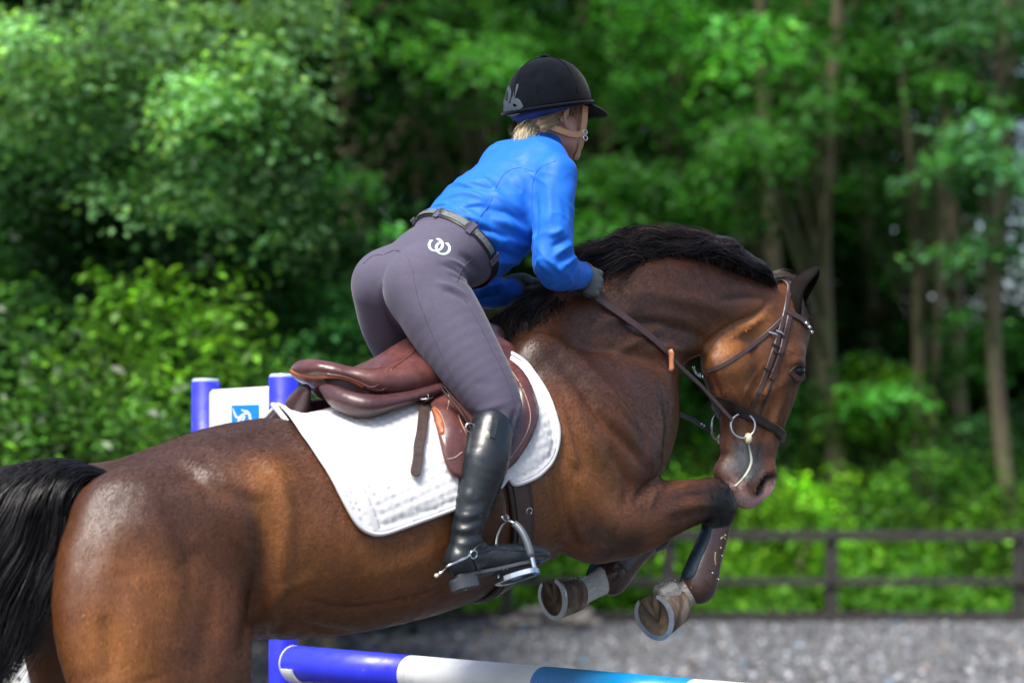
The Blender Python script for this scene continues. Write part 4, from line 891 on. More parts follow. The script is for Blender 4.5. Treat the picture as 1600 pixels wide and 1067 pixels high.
# tail: dock arcs back, hair falls
dock = cr([H(160, 752, 0), H(120, 742, 0), H(70, 748, 0), H(20, 775, 0), H(-30, 830, 0)], 10)
n = 17000; t = rr.random(n) ** 1.05; x = t * (len(dock) - 1); i = x.astype(int).clip(0, len(dock) - 2); f = (x - i)[:, None]; roots = dock[i] * (1 - f) + dock[i + 1] * f
a = rr.uniform(0, 6.28, n); roots = roots + np.stack([0 * a, np.cos(a) * .040, np.sin(a) * .024 + .006], 1); tt0 = t.copy()
lat = np.cos(a)
def tail_flow(P, s, q, D):
    c = clumpn(P * [1, 1, .35], 26, 70); c2 = clumpn(P * [1, 1, .5], 60, 80); k = min(1, s * 3.4); kk0 = min(1, s * 2)
    d = np.stack([-(.30 + .5 * tt0) * (1 - k) - .26 - .48 * s + .30 * kk0 * np.sin(P[:, 2] * 19 + P[:, 0] * 9 + q[:, 4] * .35), lat * (.30 * (1 - k)) + q[:, 0] * .04 + .10 * s, .12 * (1 - k) - 1.1 * k + 0 * lat], 1)
    # hair near the root of the tail hugs the buttock
    kk = min(1, .12 + s * 1.6); return d + (c * .40 + c2 * .28) * kk + q[:, 1:4] * .06 * kk
tcol = np.array([.0075, .007, .0085])[None] * rr.uniform(.5, 2.0, n)[:, None]
strands('tail', roots, tail_flow, rr.uniform(.62, 1.0, n), .0011, tcol, horse, 22, 4)
tf = Field((dock[:, 0].min() - .1, -.15, dock[:, 2].min() - .6), (dock[:, 0].max() + .1, .15, dock[:, 2].max() + .08), .008)
tf.tube([(*(dock[j] - [0, 0, .006]), .024 - .010 * j / len(dock), .028 - .010 * j / len(dock)) for j in range(0, len(dock), 4)], k=.01)
ts_ = tf.mesh(); mk('tail_dock', ts_.V, ts_.Q, mcore_m, horse)
# hooves with shoes
hoof_m = mat('hoof_horn', (.10, .058, .030), .6, var=.4, vscale=30, bump=.6, bscale=60, stretch=(1, 1, .3), vcol2=(.22, .17, .12)); sole_m = mat('hoof_sole', (.115, .078, .048), .85, var=.5, vscale=40, bump=1, bscale=70, bdist=.004)
shoe_m = mat('steel_shoe', (.42, .44, .47), .38, metal=.85, var=.15, vscale=30, bump=.3, bscale=80)
def hoof(cor, sole_c, nrm, toe, wd, ln, corr=.042):
    """cor: coronet centre; sole_c: centre of the sole; nrm: outward sole normal; toe: direction to the toe in the sole plane"""
    nrm = np.array(nrm, float); nrm /= np.linalg.norm(nrm); toe = np.array(toe, float); toe -= nrm * (toe @ nrm); toe /= np.linalg.norm(toe); sd = np.cross(nrm, toe)
    n = 40; A = np.linspace(0, 2 * math.pi, n, endpoint=False)
    def outline(sc, c, dz, heel=.86): 
        return np.array([c + sc * (toe * math.cos(a) * ln * (1.0 if math.cos(a) > 0 else heel) + sd * math.sin(a) * wd * (1 + .10 * -math.cos(a))) + nrm * dz for a in A])
    cc = np.array(cor, float); axv = sole_c - cc
    rings = [];
    for t_ in np.linspace(0, 1, 7):
        c = cc + axv * t_; sc = .80 + .20 * t_
        rings.append(outline(sc, c, 0) if t_ > 0 else outline(.80, cc, 0))
    # coronet ring faces the pastern: shrink it
    V = np.concatenate(rings); Fc = [[i * n + k, i * n + (k + 1) % n, (i + 1) * n + (k + 1) % n, (i + 1) * n + k] for i in range(6) for k in range(n)]; Fc.append(list(range(n))[::-1])
    h = mk('hoof', V, Fc, hoof_m, horse)
    # recessed sole with frog
    r1 = outline(.99, sole_c, -.0005); r2 = outline(.86, sole_c, -.001); r3 = outline(.76, sole_c, -.005); r4 = outline(.3, sole_c, -.009)
    V = np.concatenate([r1, r2, r3, r4, [sole_c - nrm * .009]]); Fc = [[i * n + k, (i + 1) * n + k, (i + 1) * n + (k + 1) % n, i * n + (k + 1) % n] for i in range(3) for k in range(n)] + [[3 * n + k, 4 * n, 3 * n + (k + 1) % n] for k in range(n)]
    mk('sole', V, Fc, sole_m, h)
    g = MB(); 
    for s_ in (1, -1): g.tube([sole_c - nrm * .008 - toe * ln * .80 + sd * s_ * wd * .38, sole_c - nrm * .005 - toe * ln * .2 + sd * s_ * wd * .14, sole_c - nrm * .006 + toe * ln * .22], [.013, .010, .003], 8)
    g.build('frog', sole_m, h, True)
    # shoe: flat U
    B = np.linspace(-2.62, 2.62, 44); V = []
    for a in B:
        hl = 1.0 if math.cos(a) > 0 else .93; o_ = toe * math.cos(a) * ln * hl + sd * math.sin(a) * wd * (1 + .08 * -math.cos(a)); on = o_ / np.linalg.norm(o_); wv = .0066 * 2 * (1 - .25 * (abs(a) / 2.62) ** 6)
        for (q_, z) in ((1.02, .001), (1.02, .0085), (0, .010), (0, .001)):
            V.append(sole_c + (o_ * 1.02 if q_ else o_ * 1.02 - on * wv) + nrm * z)
    m_ = len(B); Fc = [[i * 4 + k, (i + 1) * 4 + k, (i + 1) * 4 + (k + 1) % 4, i * 4 + (k + 1) % 4] for i in range(m_ - 1) for k in range(4)] + [[0, 1, 2, 3], [m_ * 4 - 1, m_ * 4 - 2, m_ * 4 - 3, m_ * 4 - 4]]
    sh = mk('horseshoe', V, Fc, shoe_m, h, False)
    for a in (-1.6, -1.2, -.8, .8, 1.2, 1.6):
        o_ = toe * math.cos(a) * ln + sd * math.sin(a) * wd; p_ = sole_c + o_ * .93 + nrm * .0095
        MB().tube([p_, p_ + nrm * .002], .0025, 6).build('nail_head', shoe_m, h) if False else None
    return h
hoof(H(1056, 945, .17), H(1024, 962, .17), (-.80, -.50, -.22), (.05, -.30, -1), .055, .068)
n = 350; r_ = np.random.default_rng(77)
for (cx, cy, l_, cc) in ((1046, 917, .18, (.40, .36, .31)), (1062, 932, .18, (.32, .24, .17)), (900, 915, -.165, (.62, .60, .56))):
    roots = H(cx, cy, l_) + r_.normal(0, .010, (n, 3)); strands('fetlock_hair', roots, lambda P, s, q, D: np.array([-.55, -.1, -.75]) + q[:, :3] * .4, r_.uniform(.004, .009, n), .0006, np.array(cc), horse, 5, 5)
hoof(H(902, 927, -.17), H(866, 934, -.17), (-.93, -.22, -.1), (-.15, -.25, -1), .052, .062)
for s in (1, -1):
    dx = 0 if s > 0 else -105; hoof(H(156 + dx, 1550, .14 * s), H(175 + dx, 1585, .14 * s), (.35, 0, -.9), (.9, 0, .35), .06, .068)
# ================================================================ TACK
A0, A1 = H(330, 835), H(880, 680); AX = (A1 - A0) / np.linalg.norm(A1 - A0); UPX = np.array([-AX[2], 0, AX[0]])
def to_polar(q): d = q - A0; return np.array([d @ AX, math.atan2(d @ UPX, -q[1])])
def polar_hit(s, th, off=0.0, sf=None):
    o = A0 + AX * s; d = np.array([0, -1., 0]) * math.cos(th) + UPX * math.sin(th); h = (sf or hs).bvh().ray_cast(Vector(o), Vector(d)); r = h[3] if h[0] is not None else .3
    return o + d * (r + off), d
def mir(V): return np.asarray(V) * np.array([1, -1, 1])
# ---- saddle pad
pad_m = mat('white_quilted_cotton', (.58, .58, .59), .9, var=.03, bump=.25, bscale=900, bdist=.0006, sheen=.15, spec=.25, rvar=0)
near = [(441, 650), (482, 697), (514, 746), (534, 784), (552, 814), (569, 828), (593, 831), (642, 815), (708, 791), (770, 764), (788, 746), (801, 755), (836, 741), (860, 713), (868, 681), (861, 646), (830, 588), (801, 562), (779, 547)]
NP = [to_polar(hs.hit(*p)[0]) for p in near]
rs_ = to_polar(H(428, 645))[0]; fs_ = NP[-1][0] + .03
half = [np.array([rs_, math.pi / 2])] + NP + [np.array([fs_, math.pi / 2])]
far_ = [np.array([p[0], math.pi - p[1]]) for p in half[1:-1]][::-1]
loop = cr(np.array([p * [1, .30] for p in half + far_]), 5, True)
P2, Fc = poly_tri(loop, .0058)
rings = [polar_hit(p[0], p[1] / .30) for p in P2]; P = np.array([a[0] for a in rings]); Nr = np.array([a[1] for a in rings])
E = np.array(list({tuple(sorted((f[i], f[(i + 1) % 3]))) for f in Fc for i in range(3)}))
def smooth_on(X, it):
    for _ in range(it):
        S = X.copy(); c = np.ones(len(X)); np.add.at(S, E[:, 0], X[E[:, 1]]); np.add.at(S, E[:, 1], X[E[:, 0]]); np.add.at(c, E[:, 0], 1); np.add.at(c, E[:, 1], 1); X = S / c[:, None]
    return X
nl = len(loop); edge = P[:nl].copy(); P = smooth_on(P, 3); P[:nl] = edge
# distance to the border for the binding and a soft roll-off
dm = np.full(len(P2), 9.)
for i in range(nl):
    a, b = P2[i], P2[(i + 1) % nl]; e = b - a; t = np.clip(((P2 - a) @ e) / (e @ e + 1e-12), 0, 1); dm = np.minimum(dm, np.linalg.norm(P2 - a - t[:, None] * e, axis=1))
ca, sa = math.cos(R(8)), math.sin(R(8)); qx = (P2[:, 0] * ca + P2[:, 1] * sa) / .0235; qy = (-P2[:, 0] * sa + P2[:, 1] * ca) / .0235
q = np.minimum(np.abs(np.sin(math.pi * qx)), np.abs(np.sin(math.pi * qy))) ** .38; q = np.where(dm < .022, np.where(dm < .012, 1.0, .2), q)
lift = .020 * np.exp(-((P2[:, 0] - rs_) / .05) ** 2 - ((P2[:, 1] - .30 * math.pi / 2) / .06) ** 2) + .010
th = .005 + .0054 * q
P = P + Nr * (lift + th)[:, None]; Fc = orient(P, Fc, Nr); Vp, Fp = shell(P, Fc, Nr, th + .004)
padT = thing('saddle_pad', 'white quilted saddle pad under the brown saddle', 'saddle pad', H(640, 700, 0))
mk('quilted_pad', Vp, Fp, pad_m, padT)
bp_ = P[:nl] - Nr[:nl] * .004; bp_ = np.concatenate([bp_, bp_[:1]]); MB().tube(bp_, .0062, 8, cap=False).build('binding', pad_m, padT, True)
# ---- saddle
sad_m = mat('brown_saddle_leather', (.085, .027, .026), .30, var=.16, vscale=14, bump=.25, bscale=260, bdist=.0008, spec=.6, vcol2=(.11, .04, .034), coat=.15, coatr=.3)
sad2_m = mat('dark_panel_leather', (.055, .020, .022), .36, var=.15, vscale=14, bump=.25, bscale=260, bdist=.0008, spec=.6, coat=.15, coatr=.3)
strap_m = mat('brown_strap_leather', (.042, .022, .017), .42, var=.2, vscale=30, bump=.3, bscale=300, bdist=.0006)
tan_m = mat('orange_tan_leather', (.30, .075, .022), .45, var=.15, vscale=30, bump=.3, bscale=300, bdist=.0006)
steel_m = mat('polished_steel', (.62, .64, .66), .2, metal=1, var=.05, bump=.1, bscale=80)
pipe_m = mat('piping_leather', (.16, .07, .055), .4, var=.1, bump=0)
sT = thing('saddle', 'brown leather jumping saddle on the white pad beneath the rider', 'saddle', H(640, 640, 0))
sfld = Field(np.array(H(640, 600)) - [.42, .34, .26], np.array(H(640, 600)) + [.42, .34, .30], .006)
sfld.tube([st(478, 577, 0, 11, .085), st(496, 584, 0, 14, .125), st(530, 595, 0, 16, .155), st(570, 600, 0, 20, .165), st(605, 590, 0, 28, .150), st(640, 571, 0, 38, .122), st(690, 552, 0, 44, .105), st(735, 538, 0, 38, .09), st(760, 528, 0, 24, .07)], k=.02)
sfld.tube([(*H(521, 588)[[0]], -.125, H(521, 588)[2], .011, .011), (*H(496, 578)[[0]], -.085, H(496, 578)[2], .013, .013), (*H(480, 572)[[0]], -.03, H(480, 572)[2], .014, .014), (*H(480, 572)[[0]], .03, H(480, 572)[2], .014, .014), (*H(496, 578)[[0]], .085, H(496, 578)[2], .013, .013), (*H(521, 588)[[0]], .125, H(521, 588)[2], .011, .011)], k=.025)
for s in (1, -1):
    f_ = [(*(H(x_, y_) * [1, 0, 1] + [0, -l_ * s, 0]), r_, r2_) for (x_, y_, l_, r_, r2_) in ((545, 603, .11, .022, .04), (590, 600, .125, .034, .045), (640, 590, .13, .050, .045), (700, 575, .125, .058, .042), (750, 562, .11, .045, .04))]
    sfld.tube(f_, k=.06)
ss = sfld.mesh(); ss.relax(5)
ss.sculpt([([(560, 575), (545, 585), (520, 580)], .03, -.004)]); mk('seat', ss.V, ss.Q, sad_m, sT)
for s in (1, -1):
    pf = Field(np.array(H(560, 630)) - [.30, .34, .18], np.array(H(560, 630)) + [.36, .34, .18], .006)
    b_ = [(510, 606, .06, 10, .028), (535, 625, .12, 17, .05), (568, 634, .160, 19, .052), (610, 628, .165, 13, .045), (670, 612, .165, 10, .04), (730, 590, .15, 10, .04)]
    tt = [st(*q) for q in b_]; tt = [(q[0], q[1] * s, q[2], q[3], q[4]) for q in tt]; pf.tube(tt, k=.01); pp = pf.mesh(); pp.relax(2)
    mk('panel', pp.V, pp.Q, sad2_m, sT)
    L = np.array([q[:3] for q in tt]) 
    if s > 0: psurf = pp
# orange-tan gusset strip under the cantle
def pmir(o_mb, name, m, parent, smooth=False):
    V = np.concatenate(o_mb.V); mk(name, V, o_mb.F, m, parent, smooth); mk(name, mir(V), [f[::-1] for f in o_mb.F], m, parent, smooth)
def snap(sf, pts, off, n=8):
    Q = np.array([H(*p) for p in pts]); Q = cr(Q, n); A = [sf.near(q) for q in Q]; P = np.array([a[0] + a[1] * off for a in A])
    for _ in range(3): P[1:-1] = (P[:-2] + 2 * P[1:-1] + P[2:]) / 4
    return P
P = snap(ss, [(446, 582, -.06), (470, 590, 0), (500, 600, .08), (530, 612, .14), (560, 620, .16)], -.001); MB().tube(P, .0050, 8, flat=1.3).build('gusset', tan_m, sT, True)
P = snap(ss, [(500, 596, .10), (545, 610, .16), (580, 612, .16), (606, 596, .15), (622, 568, .13), (636, 543, .11), (650, 525, .09)], .0005); MB().tube(P, .0030, 8).build('piping', sad_m, sT, True)
P = snap(ss, [(512, 598, .11), (548, 606, .155), (576, 606, .158), (600, 590, .15), (616, 562, .13), (630, 540, .11), (642, 525, .09)], .0005); MB().tube(P, .0016, 6).build('piping', pipe_m, sT, True)
# flaps: traced on the near side, mirrored to the far side
def flap(name, pts, off, th_, m, parent=None, step=7, far=True, bulge=None):
    V, F2, p2, N = patch(hs, pts, off, th_, step, .2, bulge); o = mk(name, V, F2, m, parent or sT)
    if far: mk(name, mir(V), [f[::-1] for f in F2], m, parent or sT)
    return V, F2, p2, N, o
fl = [(612, 624), (640, 635), (668, 640), (676, 672), (686, 722), (697, 745), (713, 752), (745, 760), (788, 735), (809, 710), (829, 676), (835, 648), (822, 608), (797, 572), (772, 562), (720, 585), (665, 608)]
block = lambda p: .020 * np.exp(-((p[:, 0] - 700) / 26) ** 2 - ((p[:, 1] - 690) / 45) ** 2) + .022 * np.exp(-((p[:, 0] - 812) / 16) ** 2 - ((p[:, 1] - 640) / 60) ** 2) + .012 * np.exp(-((p[:, 0] - 680) / 60) ** 2 - ((p[:, 1] - 600) / 20) ** 2)
Vf, Ff, p2f, Nf, flo = flap('flap', fl, .030, .006, sad_m, bulge=block)
fsurf_tri = BVHTree.FromPolygons(Vf.tolist(), Ff)
class TS:
    def __init__(s, b): s._b = b
    def bvh(s): return s._b
    hit = Surf.hit; near = Surf.near
fs = TS(fsurf_tri)
# darker lower part of the flap edge binding and stitched lines
def line_on(sf, pts, r_, m, name, parent, l=.2, off=.0005): 
    P, N = path_on(sf, pts, 6, l, off); return MB().tube(P, r_, 6).build(name, m, parent, True)
thr_m = mat('pale_stitching', (.42, .28, .22), .7, bump=0)
line_on(fs, [(672, 648), (680, 690), (690, 722), (704, 742)], .0013, thr_m, 'stitching', flo)
line_on(fs, [(800, 580), (818, 610), (829, 648), (823, 676), (806, 704), (788, 728)], .0013, thr_m, 'stitching', flo)
line_on(fs, [(689, 712), (700, 717), (712, 714), (722, 706)], .0012, thr_m, 'stitching', flo)
line_on(fs, [(697, 605), (702, 622), (699, 640)], .0012, thr_m, 'stitching', flo)
line_on(fs, [(716, 648), (722, 664), (730, 680)], .0012, thr_m, 'stitching', flo)
# tan suede oval
V, F2, _, _ = patch(fs, [(674, 641), (680, 638), (688, 648), (694, 664), (694, 676), (686, 679), (679, 668)], .0012, .002, 5, .2); mk('oval_patch', V, F2, tan_m, flo)
line_on(fs, [(674, 640), (680, 637), (689, 647), (695, 664), (695, 677), (686, 680), (678, 669), (674, 641)], .001, thr_m, 'stitching', flo)
# leather tab above the billet and the skirt
mb = strap(fs, [(681, 606), (674, 618), (666, 632)], .026, .006, .004, .2); pmir(mb, 'buckle_strap', strap_m, sT)
# billet hanging over the pad
class Comb: pass
P, N = path_on(hs, [(663, 640), (658, 670), (651, 705), (644, 738), (643, 752)], 8, .2, .030); N = np.tile(N.mean(0) / np.linalg.norm(N.mean(0)), (len(P), 1)); wv = np.full(len(P), .026); wv[-3:] = (.022, .016, .006)
o = mk('billet_strap', *(lambda m_: (np.concatenate(m_.V), m_.F))(MB().ribbon(P, N, wv, .004)), strap_m, sT, False)
for k_ in (4, 9, 13, 17, 27):
    p_ = P[min(k_, len(P) - 1)] + N[0] * .0038; MB().tube([p_, p_ + N[0] * .0006], .0028, 8).build('strap_hole', black_m, o)
c_, n_ = fs.hit(664, 626, .2); bk = MB(); bk.ring(c_ + n_ * .012, n_, .014, .0022, 4, 6, upv=(1, 0, 1)); bk.build('buckle', steel_m, sT, True)
# stirrup leather and iron
sl = MB(); P1 = H(690, 605, .245); P2_ = H(737, 668, .30); P3 = H(780, 765, .335); P4 = H(789, 812, .345)
for d_ in (-.006, .006):
    pth = cr([P1 + [d_, 0, 0], P2_ + [d_, 0, 0], P3 + [d_ * .6, 0, 0], P4 + [d_ * .3, 0, 0]], 8); sl.ribbon(pth, np.tile([.85 * 1.0, -.5, .2], (len(pth), 1)), .023, .003)
sl.build('stirrup_leather', strap_m, sT); V = np.concatenate(sl.V); mk('stirrup_leather', mir(V), [f[::-1] for f in sl.F], strap_m, sT, False)
MB().ring(H(734, 668, .305), (.2, 1, .1), .011, .003, 16, 6).build('leather_buckle', steel_m, sT, True)
def iron(s):
    top = st(790, 812, .345, 1)[:3] * np.array([1, s, 1]); T_ = np.array(top)
    # side plane of the stirrup faces forward; its width runs laterally and it swings on the leather
    wdir = np.array([.45, -.80 * s, .28]); wdir /= np.linalg.norm(wdir); dn = np.array([.02, -.35 * s, -1]); dn -= wdir * (dn @ wdir); dn /= np.linalg.norm(dn); fw = np.cross(wdir, dn)
    h_, w_ = .150, .054
    pts = [T_ + dn * h_ - wdir * w_, T_ + dn * (h_ * .55) - wdir * w_ * .92, T_ + dn * (h_ * .2) - wdir * w_ * .6, T_ + dn * .004, T_ + dn * (h_ * .2) + wdir * w_ * .6, T_ + dn * (h_ * .55) + wdir * w_ * .92, T_ + dn * h_ + wdir * w_]
    o = mk('stirrup', *(lambda m_: (np.concatenate(m_.V), m_.F))(MB().tube(cr(pts, 6), .0062, 10, flat=.8)), steel_m, sT, True)
    MB().ring(T_ + dn * -.006, wdir, .012, .0035, 16, 6, flat=(.7, 1.3)).build('eye', steel_m, o, True)
    # rubber sleeve on the outer branch
    q = cr(pts, 6); MB().tube(q[22:34] if s > 0 else q[22:34], .0098, 10).build('branch_sleeve', cap2_m, o, True)
    # tread: open frame with dark rubber inside
    c = T_ + dn * (h_ + .002); al = np.cross(dn, wdir)
    tr = MB(); 
    n = 28
    for (R1, hh) in ((1.0, 0),):
        A = np.linspace(0, 2 * math.pi, n, endpoint=False); se = lambda a, p_: np.sign(math.cos(a)) * abs(math.cos(a)) ** p_
        out = np.array([c + wdir * .062 * se(a, .7) + al * .029 * se(a - math.pi / 2, .7) for a in A]); inn = np.array([c + wdir * .048 * se(a, .7) + al * .019 * se(a - math.pi / 2, .7) for a in A])
        V = np.concatenate([out - dn * .006, out + dn * .006, inn + dn * .006, inn - dn * .006]); Fc = [[i * n + k, i * n + (k + 1) % n, ((i + 1) % 4) * n + (k + 1) % n, ((i + 1) % 4) * n + k] for i in range(4) for k in range(n)]
    tr.add(V, Fc); tr.build('tread', steel_m, o)
    rb = MB(); rb.add(np.concatenate([inn - dn * .009, inn + dn * .002]), [[k, (k + 1) % n, n + (k + 1) % n, n + k] for k in range(n)] + [list(range(n))[::-1], list(range(n, 2 * n))]); rb.build('tread_rubber', black_m, o)
    MB().box(c + dn * .002 , (.030, .012, .004), rot=np.stack([wdir, al, dn], 1)).build('tread_bar', steel_m, o)
cap2_m = mat('grey_rubber', (.06, .075, .09), .45)
iron(1); iron(-1)
# ---- girth
gT = thing('girth', 'dark brown leather girth round the horse behind its elbow', 'girth', H(760, 900, 0))
girth_m = mat('dark_girth_leather', (.022, .012, .010), .42, var=.2, vscale=20, bump=.3, bscale=200, bdist=.001)
g0 = to_polar(hs.hit(815, 820)[0]); gc = A0 + AX * g0[0]
band(hs, gc + AX * .0, AX, .074, .003, .010, a0=180 - 118, a1=180 + 118, n=70, upv=UPX, smooth=2).build('strap', girth_m, gT)
band(hs, gc + AX * .0, AX, .045, .013, .003, a0=180 - 118, a1=180 + 118, n=70, upv=UPX, smooth=2).build('centre_strap', strap_m, gT)
c_, n_ = hs.hit(833, 797); MB().ring(hs.hit(821, 797)[0] + n_ * .014, n_, .0095, .0018, 18, 6).build('ring', steel_m, gT, True)
# ---- tendon boots
bshell_m = mat('brown_boot_shell', (.050, .024, .018), .3, var=.2, vscale=20, bump=.2, bscale=60, spec=.6); bmesh_m = mat('blue_boot_mesh', (.008, .026, .045), .5, var=.35, vscale=90, bump=1, bscale=320, bdist=.002)
gold_m = mat('gold_stud', (.55, .42, .22), .35, metal=.8)
def tendon(pts, l, lab, deco):
    bf = Field(np.array(H(*pts[2][:2], l)) - .22, np.array(H(*pts[2][:2], l)) + .22, .0045); bf.tube([st(x, y, l, r_, r_ * .00165) for (x, y, r_) in pts], k=.01)
    bf.tube([st(pts[0][0] - (pts[-1][0] - pts[0][0]) * .25, pts[0][1] - (pts[-1][1] - pts[0][1]) * .25, l, pts[0][2] * .8)], k=.004, op='cut') 
    bs = bf.mesh(); bs.relax(2); b_ = thing('tendon_boot', lab, 'leg boot', H(pts[-1][0], pts[-1][1] + 30, l)); mk('shell', bs.V, bs.Q, bshell_m, b_); return b_, bs
b1, bs = tendon([(1124, 812, 21), (1115, 838, 23), (1103, 872, 26), (1094, 902, 30), (1091, 914, 30)], .176, 'brown tendon boot with blue mesh side on the near foreleg', 1)
V, F2, _, _ = patch(bs, [(1106, 812), (1112, 822), (1108, 845), (1096, 872), (1086, 898), (1074, 905), (1066, 898), (1076, 876), (1090, 850), (1098, 828)], .0015, .002, 4, .2); mk('mesh_panel', V, F2, bmesh_m, b1)
for q in ((1133, 836), (1126, 856), (1128, 868), (1113, 895), (1122, 905)):
    p_, n_ = bs.hit(*q, .18); MB().tube([p_, p_ + n_ * .002, p_ + n_ * .003], [.0035, .0035, .002], 8).build('stud', gold_m if q[1] < 860 else steel_m, b1, True)
for pth, w_ in (([(1126, 842), (1130, 838), (1134, 843)], .004), ([(1118, 862), (1117, 872), (1118, 882)], .004), ([(1106, 888), (1112, 893), (1120, 884)], .0025), ([(1100, 905), (1110, 915), (1120, 908)], .002)):
    strap(bs, pth, w_, .0002, .0012, .18).build('emblem' if w_ > .003 else 'rim_line', gold_m if w_ > .003 else strap_m, b1)
b2, bs2 = tendon([(1006, 850, 22), (988, 866, 24), (968, 886, 28), (957, 898, 30), (955, 902, 29)], -.173, 'brown tendon boot on the far foreleg, below the girth and elbow', 0)
V, F2, _, _ = patch(bs2, [(930, 872), (945, 880), (938, 900), (925, 908), (916, 898)], .0015, .002, 4, -.17); mk('mesh_panel', V, F2, bmesh_m, b2)
for q in ((966, 880), (972, 886)): strap(bs2, [(q[0] - 6, q[1] - 6), (q[0] + 4, q[1]), (q[0] + 8, q[1] + 8)], .005, .001, .002, -.17).build('closing_strap', strap_m, b2)
# ---- bridle
br_m = mat('bridle_leather', (.050, .026, .024), .4, var=.2, vscale=40, bump=.3, bscale=300, bdist=.0006); dk_m = mat('dark_bridle_leather', (.018, .011, .010), .42, var=.2, vscale=40, bump=.3, bscale=300, bdist=.0006)
bT = thing('bridle', 'brown leather bridle with a steel loose ring bit on the horse\'s head', 'bridle', H(1170, 700, 0))
def both(mb, name, m, smooth=False):
    V = np.concatenate(mb.V); a = mk(name, V, mb.F, m, bT, smooth); mk(name, mir(V), [f[::-1] for f in mb.F], m, bT, smooth); return a
both(strap(hs, [(1232, 458), (1226, 490), (1216, 525), (1203, 565), (1188, 606), (1174, 640), (1166, 652)], .015, .001, .004), 'cheekpiece', br_m)
both(strap(hs, [(1232, 495), (1224, 530), (1215, 560), (1204, 592)], .016, .004, .004), 'cheekpiece', br_m)
both(strap(hs, [(1206, 590), (1198, 620), (1185, 648)], .009, .001, .003), 'noseband_hanger', dk_m)
both(strap(hs, [(1228, 492), (1200, 520), (1165, 548), (1130, 570), (1105, 580)], .0135, .001, .004), 'throatlash', br_m)
both(strap(hs, [(1225, 486), (1238, 492), (1252, 500), (1262, 512)], .018, .002, .005), 'browband', br_m)
for i_, (x_, y_) in enumerate([(1256, 506), (1261, 512), (1264, 519)]):
    p_, n_ = hs.hit(x_, y_); V, Fc = ball(p_ + n_ * .008, .006, 8); mk('browband_crystal', V, Fc, steel_m, bT)
for (x_, y_, a_) in ((1205, 521, 0), (1216, 519, 0), (1197, 577, 0), (1210, 540, 0), (1213, 552, 0), (1186, 616, 0)):
    p_, n_ = hs.hit(x_, y_); strap(hs, [(x_ - 6, y_ - 2), (x_, y_), (x_ + 6, y_ + 2)], .006, .0065, .0028).build('keeper', steel_m if y_ < 525 else dk_m, bT)
# headpiece over the poll
P, N = path_on(hs, [(1232, 462), (1236, 450)], 3, .04, .001, False); a = P[0] + N[0] * .002; top = hs.near(H(1222, 436, 0))[0] + np.array([0, 0, .004])
pth = cr([P[0] + [0, 0, -.02], P[-1] + [0, 0, .0], top, mir(P[-1]), mir(P[0]) + [0, 0, -.02]], 6); cN = pth - H(1205, 500, 0); cN[:, 0] *= .2; cN /= np.linalg.norm(cN, axis=1)[:, None]; MB().ribbon(pth, cN, .028, .006).build('headpiece', br_m, bT)
nbx = np.array([H(1190, 600, 0) - H(1160, 700, 0)])[0]; nbx[1] = 0; nbx /= np.linalg.norm(nbx)
band(hs, H(1168, 660, 0), nbx, .025, .001, .012, n=80, upv=(1, 0, .3), smooth=3).build('noseband', dk_m, bT)
# bit
rc, rn = hs.hit(1161, 664); rc = rc + rn * .014
def bit(s):
    c = rc * [1, s, 1]; nv = np.array([-.42, -.9 * s, 0.05])
    MB().ring(c, nv, .0355, .0034, 36, 10).build('bit_ring', steel_m, bT, True)
    p_ = c + (H(1168, 684, .06) - H(1161, 664, .06)); V, Fc = ball(p_ + [0, -.004 * s, 0], .013, 12, (.8, 1, 1.25)); mk('bit_guard', V, Fc, guard_m, bT)
guard_m = mat('cream_rubber', (.62, .56, .36), .4, var=.1); foam_m = mat('pale_foam', (.62, .66, .50), .35, var=.2, vscale=60, bump=.6, bscale=120)
bit(1); bit(-1)
P, N = path_on(hs, [(1169, 694), (1172, 706), (1174, 722), (1168, 738), (1158, 750), (1148, 760)], 6, 0, .001); tag(MB().tube(P, np.interp(np.linspace(0, 1, len(P)), [0, .3, .7, 1], [.0025, .0035, .0042, .003]), 8).solo('mouth_foam', foam_m, 'pale green-white foam running from the bit to the lips', 'foam', frame='horse', smooth=True))
# reins
rT = thing('reins', 'brown leather reins from the rider\'s hands to the bit', 'reins', H(1040, 560, 0))
def rein_path(pts, n=8):
    px = cr(np.array([q[:2] for q in pts], float), n); lv = cr(np.array([[q[2]] for q in pts], float), n)[:, 0]; out = []
    for (x_, y_), l_ in zip(px, lv):
        h = hs.bvh().ray_cast(Vector(CAM_L), Vector(ray(x_, y_)))
        if h[0] is not None and l_ > 0: l_ = max(l_, -h[0][1] + .006)
        out.append(H(x_, y_, l_))
    out = np.array(out)
    for _ in range(4): out[1:-1] = (out[:-2] + 2 * out[1:-1] + out[2:]) / 4
    return out
P = rein_path([(915, 452, .10), (950, 478, .12), (990, 506, .14), (1030, 538, .14), (1060, 571, .12), (1090, 598, .10), (1112, 622, .085), (1143, 656, .075)]); wv = np.interp(np.linspace(0, 1, len(P)), [0, .45, .5, 1], [.021, .019, .013, .013])
MB().ribbon(P, np.tile([.1, -1, .1], (len(P), 1)), wv, .004).build('rein', br_m, rT)
P = rein_path([(812, 462, -.10), (900, 520, -.15), (1000, 590, -.17), (1045, 637, -.14), (1082, 655, -.10), (1116, 676, -.07)]); MB().ribbon(P, np.tile([.1, 1, .1], (len(P), 1)), .014, .004).build('rein', dk_m, rT)
for t_ in (.86, .9): 
    i_ = int(t_ * len(P)); V, Fc = ball(P[i_] + [0, -.004, 0], .004, 6); mk('rein_stud', V, Fc, steel_m, rT)
